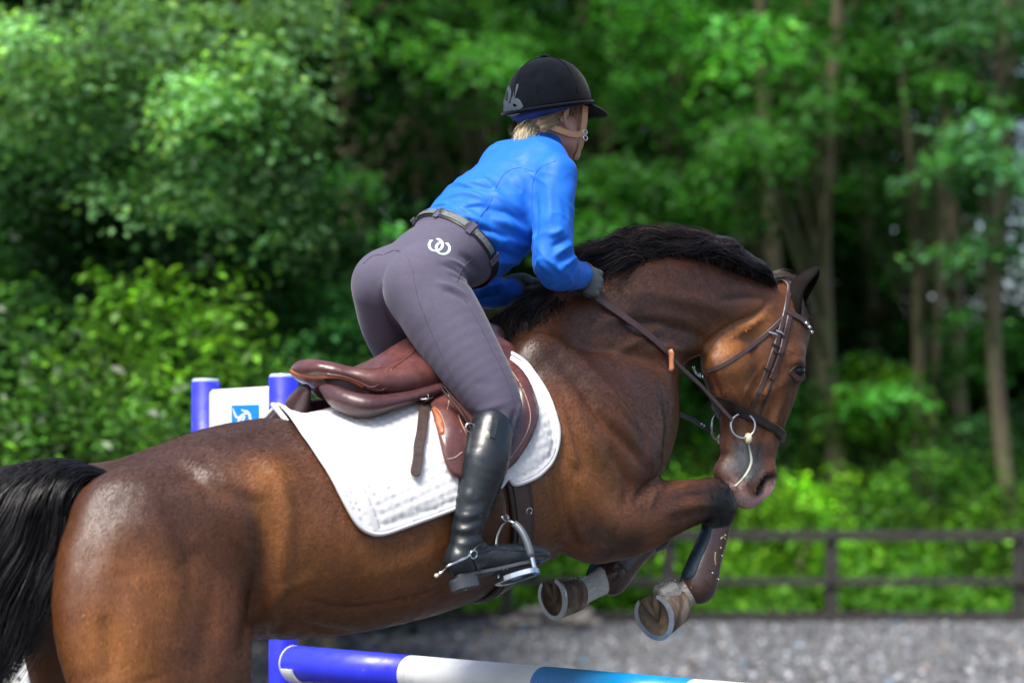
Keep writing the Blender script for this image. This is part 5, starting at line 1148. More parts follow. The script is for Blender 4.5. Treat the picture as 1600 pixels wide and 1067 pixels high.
c_ = H(1049, 563, .15); c_[1] = min(c_[1], -.13); MB().tube([c_ + [-.004, 0, .030], c_ + [-.001, -.002, .02], c_, c_ + [.000, -.002, -.022], c_ + [-.004, 0, -.030]], [.007, .0095, .008, .0095, .007], 10, flat=.7).build('rein_stop', mat('tan_rein_stop', (.40, .15, .07), .5), rT, True)
P = path_on(hs, [(1086, 572), (1090, 582), (1100, 588)], 5, 0, .004)[0]; MB().tube(P, .0055, 8).build('throatlash_keeper', steel_m, bT, True)
# ================================================================ RIDER
skin_m = mat('skin', (.50, .26, .18), .5, var=.08, vscale=30, bump=.2, bscale=200, bdist=.0006, attr=None)
shirt_m = mat('royal_blue_shirt', (.006, .118, .54), .62, var=.05, vscale=14, bump=.5, bscale=420, bdist=.0008, sheen=.04, spec=.3)
breech_m = mat('mauve_grey_breeches', (.078, .070, .106), .82, var=.06, vscale=60, bump=.3, bscale=700, bdist=.0005, sheen=.15, spec=.2)
seam_m = mat('dark_seam', (.05, .042, .06), .8, bump=0); bseam_m = mat('blue_seam', (.004, .10, .45), .5, bump=0)
boot_m = mat('black_boot_leather', (.008, .0115, .015), .32, var=.15, vscale=20, bump=.3, bscale=220, bdist=.0008, spec=.5, coat=.1, coatr=.25)
rT_ = thing('person', 'rider in royal blue shirt, mauve-grey breeches and black velvet helmet leaning forward over the horse', 'person', H(680, 520, 0))
PER = rT_
def mirs(q, dx=0): return None
arm_n = [(868, 272, .165, 33), (866, 330, .19, 31), (864, 380, .205, 31), (868, 414, .205, 32), (886, 427, .165, 26), (908, 430, .12, 20)]
arm_f = [(775, 283, -.155, 32), (758, 350, -.19, 29), (748, 415, -.20, 28), (748, 447, -.19, 29), (768, 458, -.16, 24), (800, 453, -.125, 19)]
torso = [(700, 392, 0, 52, .128), (734, 368, 0, 74, .142), (770, 340, 0, 78, .158), (799, 303, 0, 66, .160), (822, 268, 0, 48, .14), (842, 242, 0, 26, .07)]
th_n = [(662, 448, .095, 61), (692, 498, .15, 62), (728, 555, .215, 55), (760, 605, .265, 47), (779, 642, .295, 38), (778, 672, .30, 32)]
th_f = [(603, 445, -.09, 54), (611, 505, -.16, 48), (640, 565, -.24, 44), (668, 620, -.29, 38), (672, 655, -.30, 32)]
calf_n = [(767, 676, .312, 34), (757, 722, .325, 37), (744, 772, .33, 31), (731, 822, .335, 25), (727, 852, .335, 24), (722, 872, .335, 25)]
calf_f = [(664, 680, -.31, 32), (640, 730, -.33, 34), (615, 790, -.335, 28), (600, 840, -.335, 23), (597, 868, -.335, 24)]
foot_n = [(720, 878, .335, 23, .034), (752, 874, .337, 23, .037), (785, 871, .345, 22, .044), (815, 868, .353, 19, .046), (838, 866, .358, 15, .040), (850, 866, .360, 9, .028)]
foot_f = [(595, 878, -.335, 23, .034), (630, 874, -.337, 21, .038), (665, 874, -.35, 17, .043), (700, 872, -.36, 11, .036)]
pelvis = [(738, 356, 0, 88, .156), (720, 374, 0, 72, .150), (700, 392, 0, 59, .140), (672, 414, 0, 62, .150), (648, 440, 0, 58, .150)]
Hc = H(861, 176, .0); fy = R(12); hf_ = np.array([math.cos(fy) * .985, math.sin(fy) * .985, .0]); hu = np.array([-.10, -.02, 1]); hf_ -= hu * (hf_ @ hu) / (hu @ hu); hf_ /= np.linalg.norm(hf_); hu /= np.linalg.norm(hu); hsd = np.cross(hf_, hu)   # hsd points to the rider's right
def hp(f, s_, u): return Hc + hf_ * f + hsd * s_ + hu * u
if hsd[1] > 0: hsd = -hsd
# body: one continuous surface (head, neck, trunk, limbs), a little slimmer where clothes cover it
bfld = Field((H(560, 900)[0] - .15, -.46, 1.28), (H(915, 100)[0] + .3, .46, 2.9), .007)
def T_(F_, pts, ins=0.0, k=.03, lat=LY, **kw):
    rows = []
    for q in pts:
        a = st(*q) if len(q) == 5 else st(*q)
        rows.append((a[0], a[1], a[2], a[3] - ins, a[4] - ins))
    F_.tube(rows, k=k, lat=lat, **kw)
for pts in (arm_n, arm_f, torso, th_n, th_f, calf_n, calf_f, pelvis[3:], foot_n, foot_f): T_(bfld, pts, .022 if pts in (torso, arm_n, arm_f) else .014, .03)
bfld.tube([(*H(838, 246), .058, .062), (*H(852, 214), .050, .054), (*hp(-.02, 0, -.06), .052, .056)], k=.03)
bd0 = bfld.mesh(); 
hfld = Field(Hc - .22, Hc + np.array([.22, .22, .18]), .0034)
def hq(f, s_, u, ra, rb=None): return (*hp(f, s_, u), ra, rb or ra)
hfld.tube([(*H(838, 246), .058, .062), (*H(852, 214), .050, .054), hq(-.02, 0, -.06, .054, .056)], k=.03)
hfld.tube([hq(-.025, 0, .01, .085, .073), hq(.02, 0, .015, .083, .072)], k=.03, lat=hsd)
hfld.tube([hq(.045, 0, -.02, .052, .058), hq(.045, 0, -.07, .045, .052), hq(.05, 0, -.105, .030, .036)], k=.03, lat=hsd)
for s_ in (1, -1):
    hfld.tube([hq(.0, .050 * s_, -.055, .024), hq(.012, .050 * s_, -.085, .020), hq(.055, .018 * s_, -.115, .018)], k=.025)
    hfld.tube([hq(.055, .038 * s_, -.045, .020)], k=.02)          # cheekbone
    hfld.tube([hq(.085, .030 * s_, .000, .009), hq(.088, .012 * s_, .004, .010)], k=.012)
    hfld.tube([hq(.0975, .010 * s_, -.055, .007)], k=.006)
    # ear
    e0 = -.014
    hfld.tube([hq(-.004 + e0, .078 * s_, -.012, .0055), hq(-.014 + e0, .086 * s_, -.003, .0055), hq(-.025 + e0, .089 * s_, -.014, .0055), hq(-.024 + e0, .087 * s_, -.032, .005), hq(-.012 + e0, .080 * s_, -.046, .006), hq(-.004 + e0, .074 * s_, -.052, .006)], k=.003)
    hfld.tube([hq(-.014 + e0, .074 * s_, -.026, .016, .009)], k=.003, lat=hsd); hfld.tube([hq(-.010 + e0, .092 * s_, -.022, .010, .014)], k=.002, lat=hsd, op='cut')
    hfld.tube([hq(.088, .030 * s_, -.020, .010)], k=.01, op='cut')
hfld.tube([hq(.088, 0, -.008, .010), hq(.104, 0, -.042, .010), hq(.106, 0, -.052, .011)], k=.012)   # nose
hfld.tube([hq(.086, .018, -.076, .0055), hq(.092, 0, -.074, .006), hq(.086, -.018, -.076, .0055)], k=.006)
hfld.tube([hq(.084, .014, -.086, .006), hq(.090, 0, -.086, .007), hq(.084, -.014, -.086, .006)], k=.006)
hfld.tube([hq(.078, 0, -.112, .016)], k=.02)   # chin
# merge the fine head with the trunk: sample both fields on the finer grid is costly, so join at the neck inside the collar
hd = hfld.mesh(); hd.relax(1)
zc = float(H(840, 240)[2]); keepb = bd0.V[:, 2] < zc + .012
def sub(sf, keep):
    idx = -np.ones(len(sf.V), int); idx[keep] = np.arange(keep.sum()); q = idx[sf.Q]; q = q[(q >= 0).all(1)]; return sf.V[keep], q
Vb, Qb = sub(bd0, keepb); Vh, Qh = sub(hd, hd.V[:, 2] > zc - .012)
sk = np.array([.46, .235, .165]); Cb = np.tile(sk, (len(Vb), 1)); Ch = np.tile(sk, (len(Vh), 1))
def redden(p, r, c, a):
    global Ch
    d = np.linalg.norm(Vh - p, axis=1); w = (a * np.exp(-(d / r) ** 2))[:, None]; Ch = Ch * (1 - w) + np.array(c) * w
for s_ in (1, -1):
    redden(hp(.05, .045 * s_, -.05), .03, (.50, .20, .14), .6); redden(hp(-.03, .08 * s_, -.02), .022, (.50, .20, .15), .7); redden(hp(-.022, .078 * s_, -.024), .009, (.22, .07, .05), .9); redden(hp(.08, .03 * s_, .004), .012, (.16, .09, .05), .6)
redden(hp(.09, 0, -.08), .018, (.42, .12, .10), .7)
# hair line and hair colour on the scalp that shows between ear and helmet
d = np.einsum('ij,j->i', Vh - Hc, hf_); u_ = np.einsum('ij,j->i', Vh - Hc, hu); hairw = 1 / (1 + np.exp((d + .028 - .25 * np.clip(u_, -.1, .05)) / .004)) * (u_ > -.075); Ch = Ch * (1 - hairw[:, None]) + np.array([.30, .20, .10]) * hairw[:, None]
skin_m = mat('skin', attr='tint', rough=.48, var=.06, vscale=60, bump=.25, bscale=260, bdist=.0006)
mk('body', np.concatenate([Vb, Vh]), np.concatenate([Qb, Qh + len(Vb)]), skin_m, PER, True, np.concatenate([Cb, Ch]))
for s_ in (1, -1):
    V, Fc = ball(hp(.078, .031 * s_, -.017), .012, 10); mk('eye', V, Fc, bpy.data.materials['white_paint'], PER)
    V, Fc = ball(hp(.0865, .031 * s_, -.017), .0052, 8); mk('iris', V, Fc, eye_m, PER)
# ---- shirt
sf_ = Field((H(690, 400)[0] - .32, -.36, 1.80), (H(890, 300)[0] + .26, .40, 2.66), .0047)
T_(sf_, torso, 0, .035); sf_.tube([st(700, 392, 0, 54, .132), st(690, 400, 0, 50, .128)], k=.02); T_(sf_, arm_n, 0, .03); T_(sf_, arm_f, 0, .03)
sf_.tube([st(790, 262, -.08, 38, .06), st(850, 262, .08, 38, .06)], k=.05)
sf_.tube([(*H(838, 240), .060, .064), (*H(848, 219), .054, .058)], k=.02); sf_.tube([(*H(852, 211), .055, .052), (*H(862, 186), .055, .055)], k=.004, op='cut')
sh = sf_.mesh(); sh.relax(1)
sh.V = sh.V + sh.normals() * (.0016 * vnoise(sh.V * [1, .6, 1.6], 55, 71) + .0012 * vnoise(sh.V, 90, 72))[:, None]
A_ = .0095; bx0 = H(765, 322) - H(695, 396); bx0 /= np.linalg.norm(bx0)
sh.sculpt([
 ([(668, 338), (700, 331), (735, 345)], .008, A_), ([(672, 328), (705, 318), (750, 330)], .008, -A_ * .7), ([(690, 312), (725, 303), (765, 314)], .009, A_), ([(700, 300), (735, 293), (770, 300)], .010, -A_ * .6), ([(712, 288), (745, 283), (775, 288)], .010, A_ * .7),
 ([(700, 350), (735, 342), (775, 362)], .008, A_), ([(715, 362), (755, 358), (800, 378)], .009, -A_ * .7), ([(730, 372), (765, 370), (805, 392)], .009, A_), ([(742, 388), (775, 392), (812, 405)], .009, -A_ * .8), ([(748, 404), (785, 408), (815, 412)], .010, A_),
 ([(758, 300), (790, 312), (822, 335)], .011, A_ * .7), ([(760, 325), (795, 335), (828, 355)], .011, -A_ * .8), ([(765, 342), (800, 352), (830, 372)], .010, A_), ([(790, 285), (815, 300), (830, 320)], .012, -A_ * .6), ([(780, 372), (808, 380), (832, 388)], .009, A_ * .7),
 ([(660, 345), (690, 352), (720, 366)], .007, A_ * .6), ([(722, 325), (745, 322), (768, 330)], .007, -A_ * .5),
 # sleeve
 ([(838, 300), (838, 345), (836, 385)], .008, -A_ * .9), ([(880, 356), (870, 364), (856, 368)], .007, A_), ([(890, 372), (876, 378), (860, 388)], .007, -A_), ([(893, 382), (880, 390), (862, 404)], .007, A_), ([(900, 402), (888, 410), (872, 424)], .007, A_ * .9), ([(896, 394), (884, 402), (868, 415)], .007, -A_ * .9), ([(840, 400), (850, 415), (866, 432)], .009, A_ * .7), ([(855, 280), (860, 320), (858, 350)], .011, A_ * .5), ([(905, 412), (897, 424), (885, 440)], .007, -A_ * .7), ([(876, 300), (884, 330), (884, 350)], .010, -A_ * .5),
 ([(745, 455), (770, 448), (795, 446)], .008, A_), ([(742, 468), (765, 464), (790, 460)], .008, -A_ * .8), ([(782, 440), (786, 455), (784, 468)], .007, A_),
])
def ridges(P, sc, seed, e=5):
    a = vnoise(P, sc, seed); return (1 - np.clip(np.abs(a) * 1.4, 0, 1)) ** e
up_ = np.array([bx0[2], 0, -bx0[0]]); Q_ = np.stack([sh.V @ bx0 * 1.9, sh.V[:, 1] * .8, sh.V @ up_ * .55], 1)
low = np.exp(-(((sh.V - H(715, 372)) @ bx0) / .16) ** 2); elb = np.exp(-(np.linalg.norm(sh.V - H(866, 400, .205), axis=1) / .11) ** 2)
sh.V = sh.V + sh.normals() * ((.0048 * ridges(Q_, 24, 5) + .003 * ridges(Q_, 44, 8)) * (.35 + low) + .0035 * ridges(sh.V * [1.2, 1, 1.2], 38, 15) * elb)[:, None]; sh._b = None
sh.relax(1, .35)
shirt = mk('shirt', sh.V, sh.Q, shirt_m, PER)
def seam(sf, pts, r_, m, par, name='seam', l=.1, off=.0004): P, N = path_on(sf, pts, 7, l, off); return MB().tube(P, r_, 6).build(name, m, par, True)
seam(sh, [(868, 252), (845, 262), (833, 282), (831, 320), (834, 370), (838, 402)], .0010, bseam_m, shirt); seam(sh, [(833, 268), (812, 262), (790, 270), (775, 292), (765, 318), (745, 345)], .0010, bseam_m, shirt); seam(sh, [(745, 345), (735, 356), (760, 368), (785, 390)], .0012, bseam_m, shirt)
# collar
V = []
for (cx, cy, ra_, rb_) in ((838, 238, .072, .070), (846, 228, .063, .063), (851, 218, .059, .060), (854, 210, .058, .059), (853.5, 210, .054, .055), (850, 219, .054, .055)):
    c_ = H(cx, cy); ax_ = H(862, 196) - H(840, 236); ax_ /= np.linalg.norm(ax_); u_1 = np.cross((0, 1, 0), ax_); u_1 /= np.linalg.norm(u_1)
    for k_ in range(40): V.append(c_ + u_1 * ra_ * math.cos(k_ * math.pi / 20) + np.array([0, 1, 0]) * rb_ * math.sin(k_ * math.pi / 20))
mk('collar', V, [[i * 40 + k, i * 40 + (k + 1) % 40, (i + 1) * 40 + (k + 1) % 40, (i + 1) * 40 + k] for i in range(5) for k in range(40)], shirt_m, shirt)
# ---- breeches
bf_ = Field((H(560, 500)[0] - .12, -.40, 1.55), (H(800, 500)[0] + .30, .42, 2.36), .0055)
T_(bf_, pelvis, 0, .04); T_(bf_, th_n, 0, .028); T_(bf_, th_f, 0, .028)
bf_.tube([st(716, 388, .035, 64, .125)], k=.02); bf_.tube([st(716, 388, -.035, 64, .125)], k=.02); bf_.tube([st(664, 450, .088, 63)], k=.022); bf_.tube([st(616, 447, -.088, 60)], k=.022); pass
bs_ = bf_.mesh(); bs_.relax(2)
bx = H(765, 322) - H(695, 396); bx /= np.linalg.norm(bx); bcn = H(707, 386)
Vk, Qk = sub(bs_, (bs_.V - bcn) @ bx < .006); bs_ = Surf(Vk, Qk)
bs_.sculpt([([(600, 420), (598, 460), (612, 500), (640, 540)], .010, -.006), ([(598, 395), (575, 430), (568, 480)], .03, .004), ([(640, 430), (640, 470), (665, 510)], .04, .005),
 ([(690, 405), (715, 412), (740, 432)], .008, .006), ([(684, 412), (712, 422), (738, 444)], .008, -.006), ([(678, 440), (705, 448), (730, 462)], .008, .006), ([(690, 452), (712, 460), (735, 476)], .008, -.006), ([(715, 395), (735, 410), (748, 430)], .008, -.005), ([(700, 430), (722, 436), (742, 452)], .007, -.004),
 ([(720, 640), (750, 648), (790, 640)], .009, -.004), ([(740, 600), (775, 598)], .012, -.002), ([(805, 640), (800, 660), (790, 680)], .007, -.005), ([(812, 630), (808, 660)], .007, .004), ([(735, 655), (760, 640), (800, 625)], .010, .003)])
br = mk('breeches', bs_.V, bs_.Q, breech_m, PER)
seam(bs_, [(600, 398), (618, 391), (635, 400), (645, 425), (652, 462), (668, 505), (690, 555), (712, 600), (728, 635)], .0008, seam_m, br); seam(bs_, [(725, 466), (745, 500), (768, 545), (790, 590), (806, 640), (808, 668)], .0010, seam_m, br); seam(bs_, [(738, 405), (722, 420), (714, 440)], .0012, seam_m, br); seam(bs_, [(598, 398), (582, 400), (568, 412)], .0011, seam_m, br)
# horseshoe emblem: two linked mint horseshoes
mint_m = mat('mint_print', (.52, .74, .60), .6, bump=0)
for (cx, cy, a_) in ((681, 383, -14), (692, 388, 8)):
    pts = []
    for t in np.radians(np.linspace(-150, 150, 13)): pts.append((cx + 10.5 * math.sin(t) * math.cos(R(a_)) - 9.5 * math.cos(t) * math.sin(R(a_)), cy + 10.5 * math.sin(t) * math.sin(R(a_)) + 9.5 * math.cos(t) * math.cos(R(a_))))
    strap(bs_, pts, .0068, .0003, .0008, .12).build('horseshoe_print', mint_m, br)
    for sx in (-1, 1): strap(bs_, [(pts[0 if sx < 0 else -1][0] - 2.5, pts[0 if sx < 0 else -1][1]), (pts[0 if sx < 0 else -1][0] + 2.5, pts[0 if sx < 0 else -1][1])], .003, .0006, .0008, .12).build('horseshoe_print', mint_m, br)
# belt
belt_m = mat('black_belt', (.006, .006, .008), .5, bump=.2); silver_m = mat('silver_weave', (.10, .115, .115), .6, metal=.0, var=.95, vscale=420, bump=1, bscale=300, bdist=.002)
bx = H(765, 322) - H(695, 396); bx /= np.linalg.norm(bx); bcn = H(707, 386)
ub = np.array([-bx[2], 0, bx[0]])
def belt_band(w_, o_, t_, a0, a1, n=50, name='belt', m=belt_m, par=None, dc=0): return band(jn, bcn + bx * dc, bx, w_, o_, t_, a0, a1, n, upv=ub, smooth=4, level=True).build(name, m, par or PER)
jn = Surf(np.concatenate([sh.V, bs_.V]), np.concatenate([sh.Q, bs_.Q + len(sh.V)]))
class Outer:
    def __init__(s, b): s.b = b
    def bvh(s): return s
    def ray_cast(s, o, d):
        h = s.b.ray_cast(o + d * .45, -d)
        return (h[0], h[1], h[2], .45 - h[3]) if h[0] is not None else (None, None, None, None)
jo = Outer(jn.bvh()); jn2 = jn; 
class JO:
    def bvh(s): return jo
jn = JO()
bo = belt_band(.028, .001, .003, 0, 360, 80)
# woven pattern segments and loops
for (a0, a1) in ((-28, 22), (32, 66), (76, 104), (-75, -38)):
    band(jn, bcn, bx, .016, .0050, .0010, a0, a1, 24, upv=ub, smooth=4, level=True).build('woven_inlay', silver_m, bo)
for a0 in (27, 71, -33, 112):
    band(jn, bcn, bx, .036, .0045, .002, a0 - 3.5, a0 + 3.5, 6, upv=ub, smooth=1, level=True).build('belt_loop', breech_m, br)
# ---- boots
def boot(cpts, fpts, s):
    L0 = [st(*q)[:3] for q in cpts + [q[:4] for q in fpts]]; L0 = np.array(L0); ff = Field(L0.min(0) - .10, L0.max(0) + .10, .005)
    T_(ff, cpts, -.002, .02); T_(ff, fpts, 0, .03)
    c0 = st(*cpts[0]); ax_ = np.array(c0[:3]) - np.array(st(*cpts[1])[:3]); ax_ /= np.linalg.norm(ax_)
    top = np.array(c0[:3]) + ax_ * .055; ff.tube([(*(top + ax_ * .05), .085, .085), (*(top + ax_ * .10), .085, .085)], k=.006, op='cut')
    bm_ = ff.mesh(); bm_.relax(2); return bm_
bn = boot([(770, 664, .308, 31)] + calf_n, foot_n, 1)
W1 = .0024
bn.sculpt([([(702, 800), (730, 806), (762, 798)], .007, W1), ([(702, 812), (730, 818), (758, 806)], .006, -W1), ([(703, 824), (728, 828), (758, 818)], .006, W1), ([(706, 834), (730, 838), (756, 830)], .006, -W1), ([(703, 845), (728, 850), (758, 842)], .007, W1 * 1.1), ([(715, 792), (740, 788), (766, 780)], .008, -W1 * .7), ([(712, 858), (735, 862), (760, 856)], .006, -W1), ([(740, 700), (735, 740)], .02, .002), ([(760, 868), (775, 862), (790, 866)], .006, .003), ([(716, 770), (740, 774)], .012, .003)])
btn = mk('boot', bn.V, bn.Q, boot_m, PER)
bff = boot([(668, 668, -.305, 31)] + calf_f, foot_f, -1); btf = mk('boot', bff.V, bff.Q, boot_m, PER)
# zip panel and oval badge
strap(bn, [(774, 653), (772, 668), (768, 684)], .016, .0008, .002, .3).build('zip_flap', boot_m, btn)
p_, n_ = bn.hit(763, 681, .3); V, Fc = ball(p_ + n_ * .003, .0095, 10, (.62, .35, 1.15)); mk('badge', V, Fc, mat('pale_gold_badge', (.55, .52, .42), .3, metal=.7), btn)
seam(bn, [(712, 700), (706, 760), (703, 820), (701, 868)], .0012, boot_m, btn)
seam(bn, [(745, 866), (772, 858), (800, 860), (845, 862)], .0016, boot_m, btn)
# soles
sole_b = mat('black_sole_rubber', (.035, .042, .05), .6, var=.2, bump=.6, bscale=90, bdist=.002)
def sole(dx, l0, s, par):
    ax2 = H(845 + dx, 874, l0 + .02) - H(700 + dx, 900, l0); 
    C0 = H(712 + dx, 902, l0); C1 = H(836 + dx, 879, l0 + .02); d_ = C1 - C0; Ln = np.linalg.norm(d_); d_ /= Ln; nrm = np.array([.1, -.30 * s, -1]); nrm -= d_ * (nrm @ d_); nrm /= np.linalg.norm(nrm); sdv = np.cross(nrm, d_)
    prof = [(-.02, .018), (0, .028), (.2, .032), (.45, .030), (.7, .043), (.85, .044), (.97, .034), (1.05, .018)]
    ww = cr(np.array(prof), 4); top = []; bot = []
    for (t, w_) in ww:
        c = C0 + d_ * Ln * t - nrm * .002; top += [c + sdv * w_, c - sdv * w_]; bot += [c + nrm * .008 + sdv * w_, c + nrm * .008 - sdv * w_]
    m_ = len(ww); V = np.array(top + bot); Fc = []
    for i in range(m_ - 1):
        a, b = 2 * i, 2 * i + 2; Fc += [[a, b, b + 1, a + 1], [2 * m_ + a + 1, 2 * m_ + b + 1, 2 * m_ + b, 2 * m_ + a], [a, 2 * m_ + a, 2 * m_ + b, b], [a + 1, b + 1, 2 * m_ + b + 1, 2 * m_ + a + 1]]
    Fc += [[0, 1, 2 * m_ + 1, 2 * m_], [2 * m_ - 2, 4 * m_ - 2, 4 * m_ - 1, 2 * m_ - 1]]
    mk('sole', V, Fc, sole_b, par, False)
    A = np.linspace(0, 2 * math.pi, 24, endpoint=False); hv = []
    for h_, sc in ((.006, 1.02), (.018, 1.0), (.034, .97)):
        for a in A: x_ = math.cos(a); hv.append(C0 + d_ * (.020 + (.040 * x_ if x_ < 0 else .030 * min(1, x_ * 1.6))) * sc + sdv * math.sin(a) * .033 * sc + nrm * h_)
    V = np.array(hv); Fc = [[i * 24 + k, i * 24 + (k + 1) % 24, (i + 1) * 24 + (k + 1) % 24, (i + 1) * 24 + k] for i in range(2) for k in range(24)] + [list(range(24))[::-1], list(range(48, 72))]
    hl = mk('heel', V, Fc, sole_b, par, False)
    c = C0 + d_ * .018 + nrm * .0345; MB().tube([c, c + nrm * .0008], .0055, 12).build('heel_stud', gold_m, hl)
    if s > 0:
        tm = MB()
        for i in range(12):
            t = .52 + i * .042; c = C0 + d_ * Ln * t + nrm * .008; tm.box(c, (.004, .07, .003), rot=np.stack([d_, sdv, nrm], 1))
        o = tm.build('tread_rib', sole_b, par); o['kind'] = 'stuff'
sole(0, .338, 1, btn); sole(-126, -.338, -1, btf)
# spur with strap
sp = MB(); pb = [H(737, 866, .378), H(722, 874, .382), H(700, 884, .378), H(694, 890, .350), H(697, 888, .31), H(725, 876, .298)]
sp.tube(cr(pb, 6), .0032, 8); sp.tube([H(695, 890, .345), H(684, 898, .343)], [.0035, .0042], 8); so = sp.build('spur', steel_m, btn, True); V, Fc = ball(H(682, 899, .343), .0055, 8); mk('spur_tip', V, Fc, bpy.data.materials['cream_rubber'], so)
MB().ring(H(740, 866, .382), (0, 1, .1), .010, .0025, 16, 6).build('spur_ring', steel_m, so, True)
strap(bn, [(738, 868), (746, 856), (758, 850)], .014, .001, .003, .35).build('spur_strap', boot_m, so); strap(bn, [(741, 872), (746, 884), (750, 896)], .012, .001, .003, .35).build('spur_strap', boot_m, so)
# ---- gloves
glove_m = mat('grey_glove', (.075, .088, .092), .6, var=.35, vscale=60, bump=.5, bscale=200, bdist=.001)
def glove(cx, cy, l, s, wr):
    g = Field(np.array(H(cx, cy, l)) - .13, np.array(H(cx, cy, l)) + .13, .0035); c = H(cx, cy, l); w_ = np.array(wr)
    fd = c - w_; fd /= np.linalg.norm(fd)                       # wrist -> knuckles
    rollx = np.array([0, 0, 1.]); across = np.array([.25, .0, -.97]); across -= fd * (across @ fd); across /= np.linalg.norm(across); back = np.cross(fd, across); back = back if back[1] * -s > 0 else -back
    g.tube([(*w_, .027, .022), (*(w_ + fd * .03), .029, .021)], k=.01)
    g.tube([(*(c - fd * .03 - across * .002), .038, .019), (*(c + fd * .012), .041, .017)], k=.012, lat=back)
    Ls = (.040, .045, .043, .034)
    for i in range(4):
        o = c + fd * (.018 - .002 * abs(i - 1)) + across * (-.030 + .020 * i); L1 = Ls[i]; inn = -back
        a = o + fd * L1 * .62 + inn * .004 + back * .006; b = a + inn * L1 * .72 + fd * .004; d2 = b - fd * L1 * .62
        g.tube([(*o, .0105, .0105), (*a, .0098, .0098), (*b, .0092, .0092), (*d2, .0085, .0085)], k=.004, sub=3)
    o = c - fd * .022 - across * .034; a = o + fd * .030 - across * .006 - back * .012; b = a + fd * .026 + across * .010 - back * .012
    g.tube([(*o, .013, .013), (*a, .0112, .0112), (*b, .0095, .0095)], k=.006, sub=3)
    gm = g.mesh(); gm.relax(1); return mk('glove', gm.V, gm.Q, glove_m, PER), gm
wn_ = H(898, 430, .135); g1, gm1 = glove(919, 438, .125, 1, wn_); glove(812, 455, -.115, -1, H(792, 454, -.13))
band(gm1, wn_ + (H(917, 444, .105) - wn_) * .35, H(917, 444, .105) - wn_, .018, .001, .003, n=30, upv=(0, 0, 1)).build('glove_cuff', boot_m, g1)
# ---- helmet
vel_m = mat('black_velvet', (.0022, .0035, .0065), .92, var=.4, vscale=30, bump=.6, bscale=500, bdist=.0010, sheen=.10, spec=.06); rib_m = mat('grey_blue_ribbon', (.028, .040, .056), .6, var=.25, vscale=60, bump=.3, bscale=400)
navy_m = mat('navy_lining', (.012, .03, .12), .6); tanh_m = mat('tan_harness_leather', (.50, .27, .14), .5, var=.12, vscale=40, bump=.3, bscale=200)
Kc = hp(-.012, 0, .022); nA, nB = 56, 18; ha, hb_, hc = .1265, .117, .127
def shellpt(a, b, o=0.0, low=.0):
    """a around (0 = front), b from rim 0 to top 1"""
    e = b * math.pi / 2; cz, sz = math.cos(e) ** .86, math.sin(e)
    return Kc + hf_ * ((ha + o) * cz * math.cos(a)) + hsd * ((hb_ + o) * cz * math.sin(a)) + hu * ((hc + o) * sz - .022 * math.cos(a) * 0 - low)
rimlow = lambda a: .012 * (1 - math.cos(a)) / 2 - .012 * (1 + math.cos(a)) / 2 + .010
V = []
for j in range(nB + 1):
    for i in range(nA):
        a = 2 * math.pi * i / nA; V.append(shellpt(a, j / nB, 0, rimlow(a) * (1 - j / nB)))
Fc = [[j * nA + i, j * nA + (i + 1) % nA, (j + 1) * nA + (i + 1) % nA, (j + 1) * nA + i] for j in range(nB) for i in range(nA)]
V = np.array(V); Nn = V - Kc; Nn /= np.linalg.norm(Nn, axis=1)[:, None]; Fc = orient(V, Fc[:nA * 3], Nn) + (Fc[nA * 3:] if orient(V, Fc[:nA * 3], Nn)[0] == Fc[0] else [f[::-1] for f in Fc[nA * 3:]])
V2, F2 = shell(V, Fc, Nn, .010); hel = mk('helmet', V2, F2, vel_m, PER)
hSurf = TS(BVHTree.FromPolygons(V.tolist(), Fc))
rim = [shellpt(a, .0, .001, rimlow(a)) for a in np.linspace(0, 2 * math.pi, 60)]; MB().tube(rim, .0062, 8, cap=False, flat=1.0).build('rim_band', vel_m, hel, True)
for aa in (0, math.pi / 2, math.pi, -math.pi / 2):
    MB().tube([shellpt(aa + .02, b, .0005) for b in np.linspace(.1, .97, 16)], .0012, 6).build('panel_seam', vel_m, hel, True)
V, Fc = ball(Kc + hu * (hc + .002), .014, 10, (1, 1, .55)); mk('button', V, Fc, vel_m, hel)
# peak
V = []; na, nb = 25, 7
for i in range(na):
    a = R(-62 + 124 * i / (na - 1)); prof = math.cos(a * 90 / 64) ** .75 if abs(a) < R(62) else 0
    for j in range(nb):
        t = j / (nb - 1); V.append(shellpt(a, 0, .0 + .060 * t * prof, rimlow(a) + .004 + .030 * t ** 1.3 * prof * (1 + .5 * abs(math.sin(a)))))
V = np.array(V); Fc = [[i * nb + j, i * nb + j + 1, (i + 1) * nb + j + 1, (i + 1) * nb + j] for i in range(na - 1) for j in range(nb - 1)]; Nn = np.tile(hu, (len(V), 1)); Fc = orient(V, Fc, Nn); V2, F2 = shell(V, Fc, Nn, .005); mk('peak', V2, F2, vel_m, hel)
# lining at the nape
V = []; 
for i in range(33):
    a = R(70 + 220 * i / 32)
    for t in (0, .5, 1): V.append(shellpt(a, 0, -.012 - .012 * t, rimlow(a) + .028 * t * (1 - abs(a - math.pi) / 2.2)))
V = np.array(V); Fc = [[i * 3 + j, i * 3 + j + 1, i * 3 + j + 4, i * 3 + j + 3] for i in range(32) for j in range(2)]; Nn = V - Kc; Nn /= np.linalg.norm(Nn, axis=1)[:, None]; Fc = orient(V, Fc, Nn); V2, F2 = shell(V, Fc, Nn, .006); mk('nape_lining', V2, F2, navy_m, hel)
